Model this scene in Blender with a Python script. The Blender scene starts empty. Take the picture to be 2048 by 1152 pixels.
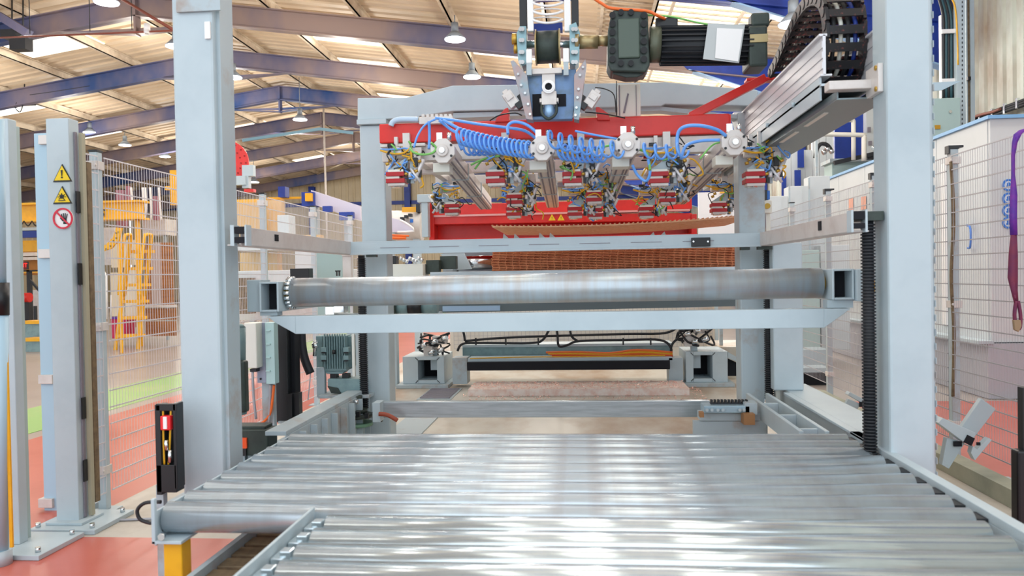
import bpy, bmesh, math, random
from mathutils import Vector, Matrix
random.seed(7)
S = bpy.context.scene
COL = S.collection
# ---------------------------------------------------------------- camera
F = 1550.0; ROLL = -0.018; HC = 1.36
_x0 = 136*math.cos(ROLL)-28*math.sin(ROLL); _y0 = 136*math.sin(ROLL)+28*math.cos(ROLL)
_b = math.atan(_y0/F); _a = math.atan(_x0/F*math.cos(_b))
RM = Matrix.Rotation(_a, 3, 'Z') @ Matrix.Rotation(math.pi/2-_b, 3, 'X') @ Matrix.Rotation(ROLL, 3, 'Z')
cd = bpy.data.cameras.new('camera'); cam = bpy.data.objects.new('camera', cd); COL.objects.link(cam)
cam.matrix_world = Matrix.Translation((0, 0, HC)) @ RM.to_4x4()
cd.sensor_width = 36; cd.lens = F/2048*36; cd.clip_end = 300
cd.dof.use_dof = True; cd.dof.focus_distance = 6.5; cd.dof.aperture_fstop = 4.0
S.camera = cam
# ---------------------------------------------------------------- world, lights, exposure
w = bpy.data.worlds.new('daylight'); S.world = w; w.use_nodes = True
w.node_tree.nodes['Background'].inputs[0].default_value = (0.86, 0.93, 1.0, 1)
w.node_tree.nodes['Background'].inputs[1].default_value = 1.6
def area(loc, size, size_y, power, col=(1, 1, 1), rot=(0, 0, 0)):  # added overhead fill, not tied to any fixture in the hall
    l = bpy.data.lights.new('overhead_fill', 'AREA'); l.shape = 'RECTANGLE'; l.size = size; l.size_y = size_y
    l.energy = power; l.color = col
    o = bpy.data.objects.new('overhead_fill', l); o.location = loc; o.rotation_euler = rot; COL.objects.link(o)
area((-.5, 3, 6.6), 12, 12, 130, (1, .98, .95))
area((-3, 11, 7.0), 10, 8, 260, (1, .98, .95))
def grid_light(x, y, z, power):
    l = bpy.data.lights.new('high_bay_stand_in', 'POINT'); l.energy = power; l.shadow_soft_size = .25; l.color = (1, .94, .86)
    o = bpy.data.objects.new('high_bay_stand_in', l); o.location = (x, y, z); COL.objects.link(o)
for x in (-19, -13, -7, -1, 4):  # added grid standing in for high-bay lighting, not at the modelled lamps
    for y in (7.5, 12.5, 17.5, 22.5, 28, 35, 43): grid_light(x, y, 9.03-.142*abs(x+11.75)-1.45, 100 if y < 20 else 170)
S.view_settings.view_transform = 'Standard'; S.view_settings.look = 'None'
S.view_settings.gamma = 1; S.view_settings.exposure = 0.28; S.view_settings.use_curve_mapping = False
# ---------------------------------------------------------------- helpers
def ray(px, py): return RM @ Vector(((px-1024)/F, -(py-576)/F, -1))
def P(px, py, Y):
    d = ray(px, py); t = Y/d.y; return Vector((d.x*t, Y, HC+d.z*t))
def PX(px, py, X):
    d = ray(px, py); t = X/d.x; return Vector((X, d.y*t, HC+d.z*t))
def lin(h):
    c = [int(h[i:i+2], 16)/255 for i in (0, 2, 4)]
    return tuple(x/12.92 if x <= .04045 else ((x+.055)/1.055)**2.4 for x in c)
MATS = {}
def mat(n, h, rough=.5, metal=0., h2=None, scale=6., amt=.5, bump=0., emit=0., stretch=(1, 1, 1), alpha=1., coat=0.):
    m = bpy.data.materials.new(n); m.use_nodes = True; nt = m.node_tree; b = nt.nodes['Principled BSDF']
    b.inputs['Base Color'].default_value = (*lin(h), 1); b.inputs['Roughness'].default_value = rough
    b.inputs['Metallic'].default_value = metal
    if coat: b.inputs['Coat Weight'].default_value = coat
    if alpha < 1: b.inputs['Alpha'].default_value = alpha
    if emit:
        b.inputs['Emission Color'].default_value = (*lin(h), 1); b.inputs['Emission Strength'].default_value = emit
    if h2 or bump:
        tc = nt.nodes.new('ShaderNodeTexCoord'); mp = nt.nodes.new('ShaderNodeMapping')
        mp.inputs['Scale'].default_value = stretch
        nz = nt.nodes.new('ShaderNodeTexNoise'); nz.inputs['Scale'].default_value = scale; nz.inputs['Detail'].default_value = 5
        nz.inputs['Roughness'].default_value = .62
        nt.links.new(tc.outputs['Object'], mp.inputs[0]); nt.links.new(mp.outputs[0], nz.inputs['Vector'])
        if h2:
            r = nt.nodes.new('ShaderNodeValToRGB')
            r.color_ramp.elements[0].position = .5-.22*amt*0+(.5-amt)*.5-.1; r.color_ramp.elements[1].position = .5+(.5-amt)*.5+.15
            r.color_ramp.elements[0].color = (*lin(h), 1); r.color_ramp.elements[1].color = (*lin(h2), 1)
            nt.links.new(nz.outputs['Fac'], r.inputs[0]); nt.links.new(r.outputs[0], b.inputs['Base Color'])
            if emit: nt.links.new(r.outputs[0], b.inputs['Emission Color'])
        if bump:
            bm_ = nt.nodes.new('ShaderNodeBump'); bm_.inputs['Strength'].default_value = bump; bm_.inputs['Distance'].default_value = .01
            nt.links.new(nz.outputs['Fac'], bm_.inputs['Height']); nt.links.new(bm_.outputs[0], b.inputs['Normal'])
    MATS[n] = m; return m
GREY = mat('light_grey_paint', 'BAC9D0', .38, 0, 'B0C0C8', 3, .4, .02)
GREY2 = mat('stained_grey_paint', 'AFBEC5', .45, 0, 'A08878', 5, .2)
STEEL = mat('brushed_steel', 'BCC6CC', .3, .6, 'A3ADB3', 14, .5, .03, stretch=(.3, 5, 5))
ROLL_M = mat('zinc_roller', 'D3DBE0', .30, .75, 'BAC2C9', 9, .45, .02, stretch=(6, 1, 1))
ROLL_W = mat('worn_steel_roller', 'C6D3DB', .26, .6, 'BCC3C9', 5, .5, .0, stretch=(2.5, .5, .5))
SHINY = mat('bright_zinc', 'DFEBF0', .18, .75, 'D0DDE2', 4, .4, .0, stretch=(1.5, 1, 1))
BIGR = mat('big_roller_steel', 'B6C2CA', .3, .5, 'B0B0B0', 5, .5, .0, stretch=(4, .4, .4))
ALU = mat('aluminium', 'DEDEE2', .34, .3)
ALUP = mat('warm_aluminium', 'D8D3CF', .42, .15, 'CBC3BE', 8, .4)
SLOT = mat('slot_shadow_grey', '85808A', .6)
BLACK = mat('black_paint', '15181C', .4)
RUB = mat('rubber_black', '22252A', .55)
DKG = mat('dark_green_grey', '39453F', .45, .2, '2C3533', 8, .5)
TEALG = mat('motor_grey_green', '84A0A3', .45, .1, '728C90', 10, .4)
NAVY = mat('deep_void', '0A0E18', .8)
RED = mat('red_paint', 'DE2A22', .33, 0, 'C8231D', 4, .4)
REDC = mat('red_clamp', 'B0101A', .4)
BLUEH = mat('blue_hose', '66A6F6', .3, 0, coat=.3)
YEL = mat('yellow_paint', 'F2B41C', .42, 0, 'DE9F1B', 5, .35)
YELH = mat('yellow_hose', 'E6AE22', .35)
GRNH = mat('green_hose', '7CC466', .35)
ORG = mat('orange_cable', 'F0702C', .4)
ORGL = mat('orange_label', 'FF5A1E', .5)
PURP = mat('purple_strap', '7A2FA0', .6, 0, '4A2C9A', 14, .5, .2)
PURPW = mat('worn_purple_strap', '6A2A50', .7, 0, '7E3048', 14, .5, .2)
WHITE = mat('white_plastic', 'E4E5DC', .45)
PANEL = mat('enclosure_white', 'CFD5D8', .4, 0, 'C6CDD0', 1.5, .4)
CREAM = mat('cream_board', 'E8DDC3', .6)
BRASS = mat('brass', 'C8A24A', .35, .7)
CHROME = mat('chrome', 'DADFE2', .12, 1)
COPPER = mat('copper_wire', 'E8B892', .42, .1, 'D69C70', 30, .5)
RUST = mat('rusty_mesh_wire', 'DE9062', .5, .1, 'BE6C42', 22, .5)
BLUEP = mat('blue_paint', '1E3FA0', .45, 0, '1A368C', 3, .5)
RAFT = mat('rafter_blue_lamplit', '23457E', .5, 0, '94807A', .22, .56, stretch=(1, .25, .6))  # blue paint; the taupe noise patches paint warm lamplight into the colour
PURL = mat('purlin_cream', 'DDD0BC', .5, .1, 'B5A48F', 2, .4)
ROOF = mat('roof_sheet', 'D9C6AC', .55, 0, 'CDB99D', .8, .4)
WALLM = mat('cladding_beige', 'DDCFB2', .55, 0, 'D2C3A4', .5, .4)
WALLS = mat('stained_cladding', 'CBD2C8', .5, 0, '9C8770', .8, .4, stretch=(1, 1, .5))
SKYL = mat('skylight_glow', 'FFF8E6', .5, emit=1.6)
LAMPM = mat('lamp_glow', 'EEF4FF', .5, emit=9)
LAMPB = mat('lamp_housing', '77808A', .5)
LAV = mat('lavender_beam', 'CFCBDD', .45)
WIREL = mat('galvanised_wire', 'D8D5DA', .4, .2)
WIRER = mat('galvanised_wire_grey', 'A9A9B0', .4, .3)
WOOD = mat('brown_wood', 'A9703C', .6, 0, '8E5A2E', 3, .5, stretch=(.5, 1, 6))
REDF = mat('red_floor_tone', 'C8695E', .5)
MAG = mat('magenta_bin', 'C22352', .5)
CLEAR = mat('clear_plate', 'D5E6E8', .15, alpha=.35)
EXITM = mat('exit_red', 'FF2A20', .5, emit=1.2)
SIGNY = mat('sign_yellow', 'F4D21E', .5)
SIGNR = mat('sign_red', 'D62440', .5)
SIGNW = mat('sign_white', 'F2F2F2', .5)
SIGNB = mat('sign_blue', '2F74D0', .5)
PINK = mat('pale_orange_label', 'F2A98C', .5)
SEAG = mat('sea_grey_housing', 'A9C2C0', .45)
GOLD = mat('tarnished_shaft', 'AD9B72', .35, .6)
BRN = mat('brown_belt', '7E6B50', .7, 0, '645440', 20, .5)
GLASS = mat('pale_screen', 'C6CEDA', .2)

class MB:
    def __init__(s): s.v = []; s.f = []; s.sm = []; s.mk = []
    def add(s, vs, fs, smooth=False):
        n = len(s.v); s.v += [Vector(v) for v in vs]
        for f in fs: s.f.append([i+n for i in f]); s.sm.append(smooth)
        return s
    def box(s, x0, x1, y0, y1, z0, z1):
        vs = [(x, y, z) for x in (x0, x1) for y in (y0, y1) for z in (z0, z1)]
        return s.add(vs, [(0, 1, 3, 2), (4, 6, 7, 5), (0, 4, 5, 1), (2, 3, 7, 6), (0, 2, 6, 4), (1, 5, 7, 3)])
    def cbox(s, c, sz, rot=None):
        R = rot or Matrix.Identity(3); c = Vector(c)
        vs = [c+R@Vector((a*sz[0]/2, b*sz[1]/2, d*sz[2]/2)) for a in (-1, 1) for b in (-1, 1) for d in (-1, 1)]
        return s.add(vs, [(0, 1, 3, 2), (4, 6, 7, 5), (0, 4, 5, 1), (2, 3, 7, 6), (0, 2, 6, 4), (1, 5, 7, 3)])
    def pbox(s, x0, y0, x1, y1, Y, d=.05):        # box whose front face spans this picture rectangle at depth Y
        cx, cy = (x0+x1)/2, (y0+y1)/2
        return s.box(P(x0, cy, Y).x, P(x1, cy, Y).x, Y, Y+d, P(cx, y1, Y).z, P(cx, y0, Y).z)
    def bar(s, p0, p1, wd, ht, up=(0, 0, 1)):      # rectangular bar between two points
        p0 = Vector(p0); p1 = Vector(p1); d = (p1-p0); L = d.length; d.normalize()
        u = Vector(up); sd = d.cross(u).normalized(); u = sd.cross(d)
        R = Matrix((sd, d, u)).transposed()
        return s.cbox((p0+p1)/2, (wd, L, ht), R)
    def cyl(s, p0, p1, r, n=16, r2=None, caps=True):
        p0 = Vector(p0); p1 = Vector(p1); r2 = r if r2 is None else r2
        d = (p1-p0).normalized(); a = d.orthogonal().normalized(); b = d.cross(a)
        vs = []
        for k in range(n):
            t = 2*math.pi*k/n; o = a*math.cos(t)+b*math.sin(t); vs += [p0+o*r, p1+o*r2]
        m = len(s.v); s.v += vs
        for k in range(n):
            i = 2*k; j = 2*((k+1) % n); s.f.append([m+i, m+j, m+j+1, m+i+1]); s.sm.append(True)
        if caps:
            s.f.append([m+2*k for k in reversed(range(n))]); s.sm.append(False)
            s.f.append([m+2*k+1 for k in range(n)]); s.sm.append(False)
        return s
    def tube(s, pts, r, n=6, sub=4, smooth=True):
        pts = [Vector(p) for p in pts]
        if sub > 1 and len(pts) > 2:
            q = []
            for i in range(len(pts)-1):
                a = pts[max(i-1, 0)]; b = pts[i]; c = pts[i+1]; d = pts[min(i+2, len(pts)-1)]
                for k in range(sub):
                    t = k/sub
                    q.append(.5*((2*b)+(c-a)*t+(2*a-5*b+4*c-d)*t*t+(3*b-a-3*c+d)*t**3))
            q.append(pts[-1]); pts = q
        m = len(s.v); prev = None
        for i, p in enumerate(pts):
            d = (pts[min(i+1, len(pts)-1)]-pts[max(i-1, 0)])
            d = d.normalized() if d.length > 1e-9 else Vector((0, 0, 1))
            if prev is None: a = d.orthogonal().normalized()
            else:
                a = prev-d*prev.dot(d); a = a.normalized() if a.length > 1e-6 else d.orthogonal().normalized()
            prev = a; b = d.cross(a)
            for k in range(n):
                t = 2*math.pi*k/n; s.v.append(p+(a*math.cos(t)+b*math.sin(t))*r)
        for i in range(len(pts)-1):
            for k in range(n):
                j = (k+1) % n; s.f.append([m+i*n+k, m+i*n+j, m+(i+1)*n+j, m+(i+1)*n+k]); s.sm.append(smooth)
        s.f.append([m+k for k in reversed(range(n))]); s.sm.append(False)
        e = m+(len(pts)-1)*n; s.f.append([e+k for k in range(n)]); s.sm.append(False)
        return s
    def prism(s, pts, ax, a, b):                  # outline extruded along an axis; pts are the other two coordinates in order
        n = len(pts)
        def mk(p, t):
            return {'x': (t, p[0], p[1]), 'y': (p[0], t, p[1]), 'z': (p[0], p[1], t)}[ax]
        vs = [mk(p, a) for p in pts]+[mk(p, b) for p in pts]
        fs = [list(range(n)), list(reversed(range(n, 2*n)))]+[[i, i+n, (i+1) % n+n, (i+1) % n] for i in range(n)]
        return s.add(vs, fs)
    def pprism(s, pts, Y, d):                     # outline given in picture points at depth Y, given thickness d
        q = [P(x, y, Y) for x, y in pts]
        return s.prism([(p.x, p.z) for p in q], 'y', Y, Y+d)
    def rhs(s, x0, x1, y0, y1, z0, z1, t=.008):    # hollow section running along Y, both ends open
        s.box(x0, x0+t, y0, y1, z0, z1); s.box(x1-t, x1, y0, y1, z0, z1)
        s.box(x0+t, x1-t, y0, y1, z0, z0+t); s.box(x0+t, x1-t, y0, y1, z1-t, z1); return s
    def disc(s, c, r, th=.004, n=24):
        c = Vector(c); return s.cyl(c, c+Vector((0, th, 0)), r, n)
    def ring(s, c, r0, r1, th=.005, n=28, a0=0, a1=2*math.pi):
        c = Vector(c); vs = []; m = len(s.v)
        for k in range(n+1):
            t = a0+(a1-a0)*k/n
            for (r, y) in ((r0, 0), (r1, 0), (r1, th), (r0, th)):
                s.v.append(c+Vector((r*math.cos(t), y, r*math.sin(t))))
        for k in range(n):
            for q in range(4):
                a = m+4*k+q; b = m+4*k+(q+1) % 4; s.f.append([a, b, b+4, a+4]); s.sm.append(False)
        return s
    def clusters(s):
        """primitives that touch belong to one piece; separate pieces come back as separate MBs"""
        n = len(s.v); par = list(range(n))
        def fi(i):
            while par[i] != i: par[i] = par[par[i]]; i = par[i]
            return i
        for f in s.f:
            a = fi(f[0])
            for k in f[1:]: par[fi(k)] = a
        g = {}
        for i in range(n): g.setdefault(fi(i), []).append(i)
        if len(g) < 2 or len(g) > 400: return [s]
        keys = list(g); bb = []
        for k in keys:
            vs = [s.v[i] for i in g[k]]
            bb.append([f(v[q] for v in vs) for q in range(3) for f in (min, max)])
        pp = list(range(len(keys)))
        def ff(i):
            while pp[i] != i: i = pp[i]
            return i
        e = .004
        for i in range(len(keys)):
            for j in range(i):
                a, c = bb[i], bb[j]
                if all(a[2*q] <= c[2*q+1]+e and c[2*q] <= a[2*q+1]+e for q in range(3)): pp[ff(i)] = ff(j)
        cl = {}
        for i, k in enumerate(keys): cl.setdefault(ff(i), set()).update(g[k])
        if len(cl) < 2: return [s]
        out = []
        for ids in cl.values():
            o = MB(); mp = {}
            for i in sorted(ids): mp[i] = len(o.v); o.v.append(s.v[i])
            for f, sm in zip(s.f, s.sm):
                if f[0] in ids: o.f.append([mp[k] for k in f]); o.sm.append(sm)
            out.append(o)
        return out
    def build(s, name, m, parent=None, bevel=0, kind=None, label=None, join=False):
        if parent is not None and not kind and not join:
            cl = s.clusters()
            if len(cl) > 70: kind = 'stuff'
            elif len(cl) > 1:
                return [c.build(name, m, parent, bevel, None, label, True) for c in cl][0]
        org = Vector((0, 0, 0))
        if parent is not None: org = world_loc(parent)
        elif s.v:
            xs = [v.x for v in s.v]; ys = [v.y for v in s.v]; zs = [v.z for v in s.v]
            org = Vector(((min(xs)+max(xs))/2, (min(ys)+max(ys))/2, min(zs)))
        me = bpy.data.meshes.new(name); me.from_pydata([v-org for v in s.v], [], s.f); me.update()
        me.polygons.foreach_set('use_smooth', s.sm)
        bm = bmesh.new(); bm.from_mesh(me); bmesh.ops.recalc_face_normals(bm, faces=bm.faces); bm.to_mesh(me); bm.free()
        me.materials.append(m)
        o = bpy.data.objects.new(name, me); COL.objects.link(o)
        if parent is not None: o.parent = parent
        else: o.location = org
        if bevel:
            bv = o.modifiers.new('bevel', 'BEVEL'); bv.width = bevel; bv.segments = 2; bv.limit_method = 'ANGLE'
        if kind: o['kind'] = kind
        if label: o['label'] = label
        return o
def world_loc(o):
    l = Vector(o.location)
    while o.parent is not None: o = o.parent; l += o.location
    return l
def tag(o, label, cat, group=None):
    o['label'] = label; o['category'] = cat
    if group: o['group'] = group
    return o
def T(name, loc, label, cat, group=None):
    o = bpy.data.objects.new(name, None); o.location = loc; o.empty_display_size = .1; COL.objects.link(o)
    return tag(o, label, cat, group)
def struct(o): o['kind'] = 'structure'; return o
def copy_tree(o, loc=None, parent=None):
    c = o.copy(); COL.objects.link(c)
    if parent is not None: c.parent = parent
    if loc is not None: c.location = loc
    for ch in list(o.children): copy_tree(ch, None, c)
    return c
def part(name, m, parent, fn, bevel=0, label=None, join=False):
    b = MB(); fn(b); return b.build(name, m, parent, bevel, label=label, join=join)
def text(s, parent, loc, size, m, name='lettering', rot=(math.pi/2, 0, 0), italic=0., ext=.002):
    cu = bpy.data.curves.new(name, 'FONT'); cu.body = s; cu.size = size; cu.extrude = ext; cu.shear = italic
    cu.align_x = 'CENTER'; cu.align_y = 'CENTER'; cu.materials.append(m)
    t = bpy.data.objects.new(name, cu); COL.objects.link(t)
    dg = bpy.context.evaluated_depsgraph_get(); me = bpy.data.meshes.new_from_object(t.evaluated_get(dg))
    bpy.data.objects.remove(t)
    o = bpy.data.objects.new(name, me); COL.objects.link(o); o.rotation_euler = rot
    o.parent = parent; o.location = Vector(loc)-world_loc(parent); return o

# ================================================================ SETTING
# floor: one slab with painted and concrete fields laid side by side as thin separate inlays
fl = part('floor', mat('grey_concrete_floor', 'ABA29C', .3, 0, '9A8F88', .7, .4, .02), None, lambda b: b.box(-33, 7.3, -6, 56, -.2, 0)); struct(fl)
def inlay(name, m, x0, x1, y0, y1, h=.004):
    return MB().box(x0, x1, y0, y1, 0.0005, h).build(name, m, fl)
FR = mat('red_floor_paint', 'C66A5C', .3, 0, 'B95C4B', 1.1, .45, .02)
FG = mat('green_floor_paint', '8FBE6C', .35, 0, 'A6C07A', 1.3, .4)
FC = mat('pale_concrete', 'C4BEB4', .5, 0, 'AFA698', 2.5, .4, .03)
inlay('red_field', FR, -4.8, -2.85, 3.9, 50); inlay('red_field', FR, -4.8, -2.85, 1, 3.9)
inlay('red_field', FR, -2.85, 7.0, 1, 3.9)
inlay('green_walkway', FG, -6.0, -5.0, 1, 50)
inlay('concrete_pad', FC, -2.85, 2.45, 3.9, 13)
inlay('red_field', FR, 2.45, 7.0, 3.9, 8.2)
# ceiling: two corrugated slopes, rafters, purlins, skylights
RX = -11.75; RZ = 9.03; SL = .142
def rz(x, dz=0): return RZ+dz-SL*abs(x-RX)
b = MB(); pitch = .42
for (xa, xb) in ((-32.5, RX), (RX, 7.3)):
    y = -2.0; prof = []
    while y < 56:
        prof += [(y, 0), (y+.24, 0), (y+.26, .07), (y+pitch-.02, .07)]; y += pitch
    m0 = len(b.v)
    for (yy, dz) in prof:
        b.v += [Vector((xa, yy, rz(xa, .24+dz))), Vector((xb, yy, rz(xb, .24+dz)))]
    for i in range(len(prof)-1):
        k = m0+2*i; b.f.append([k, k+1, k+3, k+2]); b.sm.append(False)
ce = b.build('ceiling', ROOF); struct(ce)
PURX = [-5.6+2.45*k for k in range(-2, 6)]+[-12.4-2.42*k for k in range(0, 9)]
for x in PURX:
    part('purlin', PURL, ce, lambda b: (b.box(x-.02, x+.02, -2, 55, rz(x)+.0, rz(x)+.23), b.box(x-.09, x+.02, -2, 55, rz(x), rz(x)+.02), b.box(x-.02, x+.09, -2, 55, rz(x)+.21, rz(x)+.23)))
    # cleats with bolts where the purlin meets each rafter
b = MB()
for x in PURX:
    for j in range(2, 10):
        yy = j*5+.0
        b.box(x-.12, x-.1, yy-.5, yy+.5, rz(x)+.03, rz(x)+.2)
        for q in range(4): b.cyl((x-.14, yy-.4+.2*q, rz(x)+.1), (x-.05, yy-.4+.2*q, rz(x)+.1), .025, 6)
b.build('purlin_cleat', PURL, ce, kind='stuff')
PBLUE = mat('pale_blue_flange', '8FB4DC', .4)
def rafter(y):
    b = MB()
    for xs, xe in ((-32, RX), (RX, 7.0)):
        def q(x, dz, dy): return (x, y+dy, rz(x, dz))
        for (za, zb, ha) in ((-.56, 0, .012), (-.03, 0, .13), (-.56, -.53, .13)):
            v = [q(xs, za, -ha), q(xe, za, -ha), q(xe, zb, -ha), q(xs, zb, -ha), q(xs, za, ha), q(xe, za, ha), q(xe, zb, ha), q(xs, zb, ha)]
            b.add(v, [(0, 1, 2, 3), (7, 6, 5, 4), (0, 4, 5, 1), (3, 2, 6, 7), (1, 5, 6, 2), (0, 3, 7, 4)])
    # apex haunch
    b.prism([(RX-2.2, rz(RX-2.2, -.54)), (RX+2.2, rz(RX+2.2, -.54)), (RX, RZ-.95)], 'y', y-.012, y+.012)
    for sg in (-1, 1):
        b.bar((RX+sg*2.2, y, rz(RX+2.2, -.54)), (RX, y, RZ-1.02), .22, .025)
    b.box(RX-.03, RX+.03, y-.13, y+.13, RZ-1.05, RZ-.02)
    part('eave_haunch', BLUEP, ce, lambda q: q.prism([(7.0, rz(7, .0)), (2.2, rz(2.2, -.0)), (2.8, rz(2.8, -.5)), (7.0, 4.95)], 'y', y-.02, y-.013))
    part('haunch_flange', PBLUE, ce, lambda q: q.bar((2.8, y, rz(2.8, -.52)), (7.0, y, 4.94), .26, .03))
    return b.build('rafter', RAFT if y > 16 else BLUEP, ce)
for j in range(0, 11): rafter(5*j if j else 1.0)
b = MB()
for sx in (-1, 1):
    x = RX+sx*.75
for (x0, y0, x1, y1) in ((-16.9, 20.6, -14.7, 15.2), (RX, 45, -17, 49.5)):
    b.cyl((x0, y0, rz(x0, -.1)), (x1, y1, rz(x1, -.1)), .04, 8)
b.build('brace_rod', PURL, ce)
def skylight(x0, x1, y0, y1):
    v = [(x0, y0), (x1, y0), (x1, y1), (x0, y1)]
    b = MB(); b.add([(x, y, rz(x, .225)) for x, y in v]+[(x, y, rz(x, .232)) for x, y in v], [(0, 1, 2, 3), (7, 6, 5, 4), (0, 4, 5, 1), (1, 5, 6, 2), (2, 6, 7, 3), (3, 7, 4, 0)])
    b.build('skylight_panel', SKYL, ce)
for q in ((-8, -5.6, 21.2, 23.4), (-8, -5.6, 25.4, 28), (-17.1, -14.7, 21.0, 23.2), (-17.1, -14.7, 25.6, 27), (-3.1, -.8, 21, 23.2), (-3.1, -.8, 25.5, 28), (-5.5, -.8, 15.8, 17.6),
          (-17.1, -14.7, 45.3, 48), (-8, -5.6, 30.5, 33), (-22, -19.6, 25.5, 28), (-22, -19.6, 30.6, 33), (-8, -5.6, 10.5, 13), (-17.1, -14.7, 35.5, 38), (-3, -.8, 5.5, 8), (1.8, 4.2, 5.5, 8), (-8, -5.6, 0, 4), (-3, -.8, 0, 4), (1.8, 4.2, 0, 4), (1.8, 4.2, 10.5, 13)):
    skylight(*q)
# right-hand skylights sit behind an open grid of bars
for (x0, x1, y0, y1) in ((1.8, 4.3, 15.8, 19.4), (1.8, 4.4, 20.8, 24.2)):
    skylight(x0, x1, y0, y1)
    b = MB()
    for k in range(15):
        yy = y0-.4+(y1-y0+.8)*k/14; b.bar((x0-1.3, yy, rz(x0-1.3, .12)), (x1+.9, yy, rz(x1+.9, .12)), .05, .04)
    for k in range(4):
        xx = x0-1.2+(x1-x0+2)*k/3; b.bar((xx, y0-.4, rz(xx, .08)), (xx, y1+.4, rz(xx, .08)), .07, .05)
    b.build('bar_grid', PURL, ce)
# walls
def cladding(name, fn, u0, u1, m, pitch=.3, d=.04):
    """vertical ribs: fn(u, depth, top?) -> point"""
    b = MB(); u = u0; prof = []
    while u < u1: prof += [(u, 0), (u+pitch*.6, 0), (u+pitch*.7, d), (u+pitch*.9, d)]; u += pitch
    for (uu, dd) in prof: b.v += [Vector(fn(uu, dd, 0)), Vector(fn(uu, dd, 1))]
    for i in range(len(prof)-1): b.f.append([2*i, 2*i+1, 2*i+3, 2*i+2]); b.sm.append(False)
    return b.build(name, m)
wb = struct(cladding('wall_back', lambda u, d, t: (u, 53+d, rz(u, .2) if t else 0), -32, 7.1, WALLM, .5, .06))
part('wall_rail', BLUEP, wb, lambda b: b.box(-32, 7, 52.8, 52.95, 6.4, 6.65))
for x in (-26, -18.5, -11.75, -5.0, 1.5):
    part('wall_column', BLUEP, wb, lambda b: (b.box(x-.2, x+.2, 52.5, 52.55, 0, rz(x, -.3)), b.box(x-.2, x+.2, 52.8, 52.85, 0, rz(x, -.3)), b.box(x-.03, x+.03, 52.55, 52.8, 0, rz(x, -.3))))
wr = struct(cladding('wall_right', lambda u, d, t: (7.1+d, u, rz(7.1, .2) if t else 0), -1, 53, WALLS, .3, .05))
wl = struct(cladding('wall_left', lambda u, d, t: (-32-d, u, rz(-32, .2) if t else 0), 8, 53, WALLM, .5, .06))
for y in (5, 10, 15, 20, 25, 30, 35, 40):
    part('wall_column', BLUEP, wr, lambda b: (b.box(6.72, 7.05, y-.13, y-.1, 0, rz(6.9, -.4)), b.box(6.72, 7.05, y+.1, y+.13, 0, rz(6.9, -.4)), b.box(6.72, 6.76, y-.1, y+.1, 0, rz(6.9, -.4))))
# high-bay lamps
LABL = ['big lamp close overhead at the top left edge', 'lamp hanging just left of the lifting carriage, upper one', 'lamp hanging just left of the lifting carriage, lower one',
        'lamp below the roof ridge right of the tall left column', 'lamp partly hidden by the tall left column', 'lamp right beside the tall left column', 'lamp at the far left edge of the hall',
        'lamp above the warning sign post, small and far', 'far lamp above the left mesh fence, nearer one', 'far lamp above the left mesh fence, further right',
        'lamp between the servo motor and the cable chain', 'lamp under the servo motor and left of the chain', 'tiny lamp below the red perforated disc']
LP = [(213, 6, 16), (910, 80, 19), (944, 155, 22.7), (600, 240, 28), (352, 94, 19.3), (466, 156, 22), (18, 218, 25.5), (180, 266, 30), (250, 291, 33), (330, 314, 36), (1587, 50, 14), (1519, 140, 22.5), (508, 365, 40)]
for (px, py, Y), lb in zip(LP, LABL):
    c = P(px, py, Y)
    t = T('high_bay_lamp', c, 'white round high-bay '+lb, 'lamp', 'high-bay lamps under the roof')
    part('reflector', LAMPB, t, lambda b: b.cyl(c+Vector((0, 0, .02)), c+Vector((0, 0, .2)), .27, 20, .1))
    part('glowing_disc', LAMPM, t, lambda b: b.cyl(c, c+Vector((0, 0, .02)), .25, 20))
    part('housing', LAMPB, t, lambda b: b.cyl(c+Vector((0, 0, .2)), c+Vector((0, 0, .42)), .09, 12))
    top = max(rz(c.x, 0), c.z+.6)
    part('hanger', LAMPB, t, lambda b: b.cyl(c+Vector((0, 0, .42)), (c.x, c.y, top), .015, 6))
# ================================================================ FRONT MACHINE
ZR = .66
def rollers(root, x0, x1, ys, r, m, z, n=28, rim=.004):
    first = None
    for y in ys:
        if first is None:
            b = MB(); b.cyl((x0, y, z), (x1, y, z), r, n); b.cyl((x0-.03, y, z), (x1+.03, y, z), .012, 10)
            for xx in (): b.cyl((xx-.001, y, z), (xx+.012, y, z), r+.0012, n) if xx == x0 else b.cyl((xx-.012, y, z), (xx+.001, y, z), r+.0012, n)
            first = b.build('roller', m, root); y0 = y
        else:
            c = first.copy(); COL.objects.link(c); c.location = first.location+Vector((0, y-y0, 0))
t = T('roller_conveyor', (-.1, 2.9, 0), 'wide conveyor of steel rollers between the two tall grey columns', 'conveyor', None)
RY = [2.345+.131*i for i in range(9)]
rollers(t, -1.315, 1.115, RY, .0475, ROLL_W, ZR-.0475)
part('left_rail', GREY, t, lambda b: (b.box(-1.33, -1.322, 2.285, 3.46, ZR-.12, ZR-.012), b.box(-1.33, -1.235, 2.27, 3.46, ZR-.11, ZR-.1), b.box(-1.33, -1.318, 2.27, 2.285, ZR-.11, ZR+.03)), .002)
part('bearing_block', RUB, t, lambda b: [b.box(-1.321, -1.315, y-.03, y+.03, ZR-.085, ZR-.03) for y in RY])
part('right_rail', GREY, t, lambda b: (b.box(1.15, 1.19, 1.2, 3.45, ZR-.03, ZR+.0), b.box(1.15, 1.158, 1.2, 3.45, ZR-.2, ZR-.03)), .002)
part('bearing_block', RUB, t, lambda b: [b.box(1.118, 1.149, y-.035, y+.035, ZR-.09, ZR-.02) for y in RY])
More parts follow.
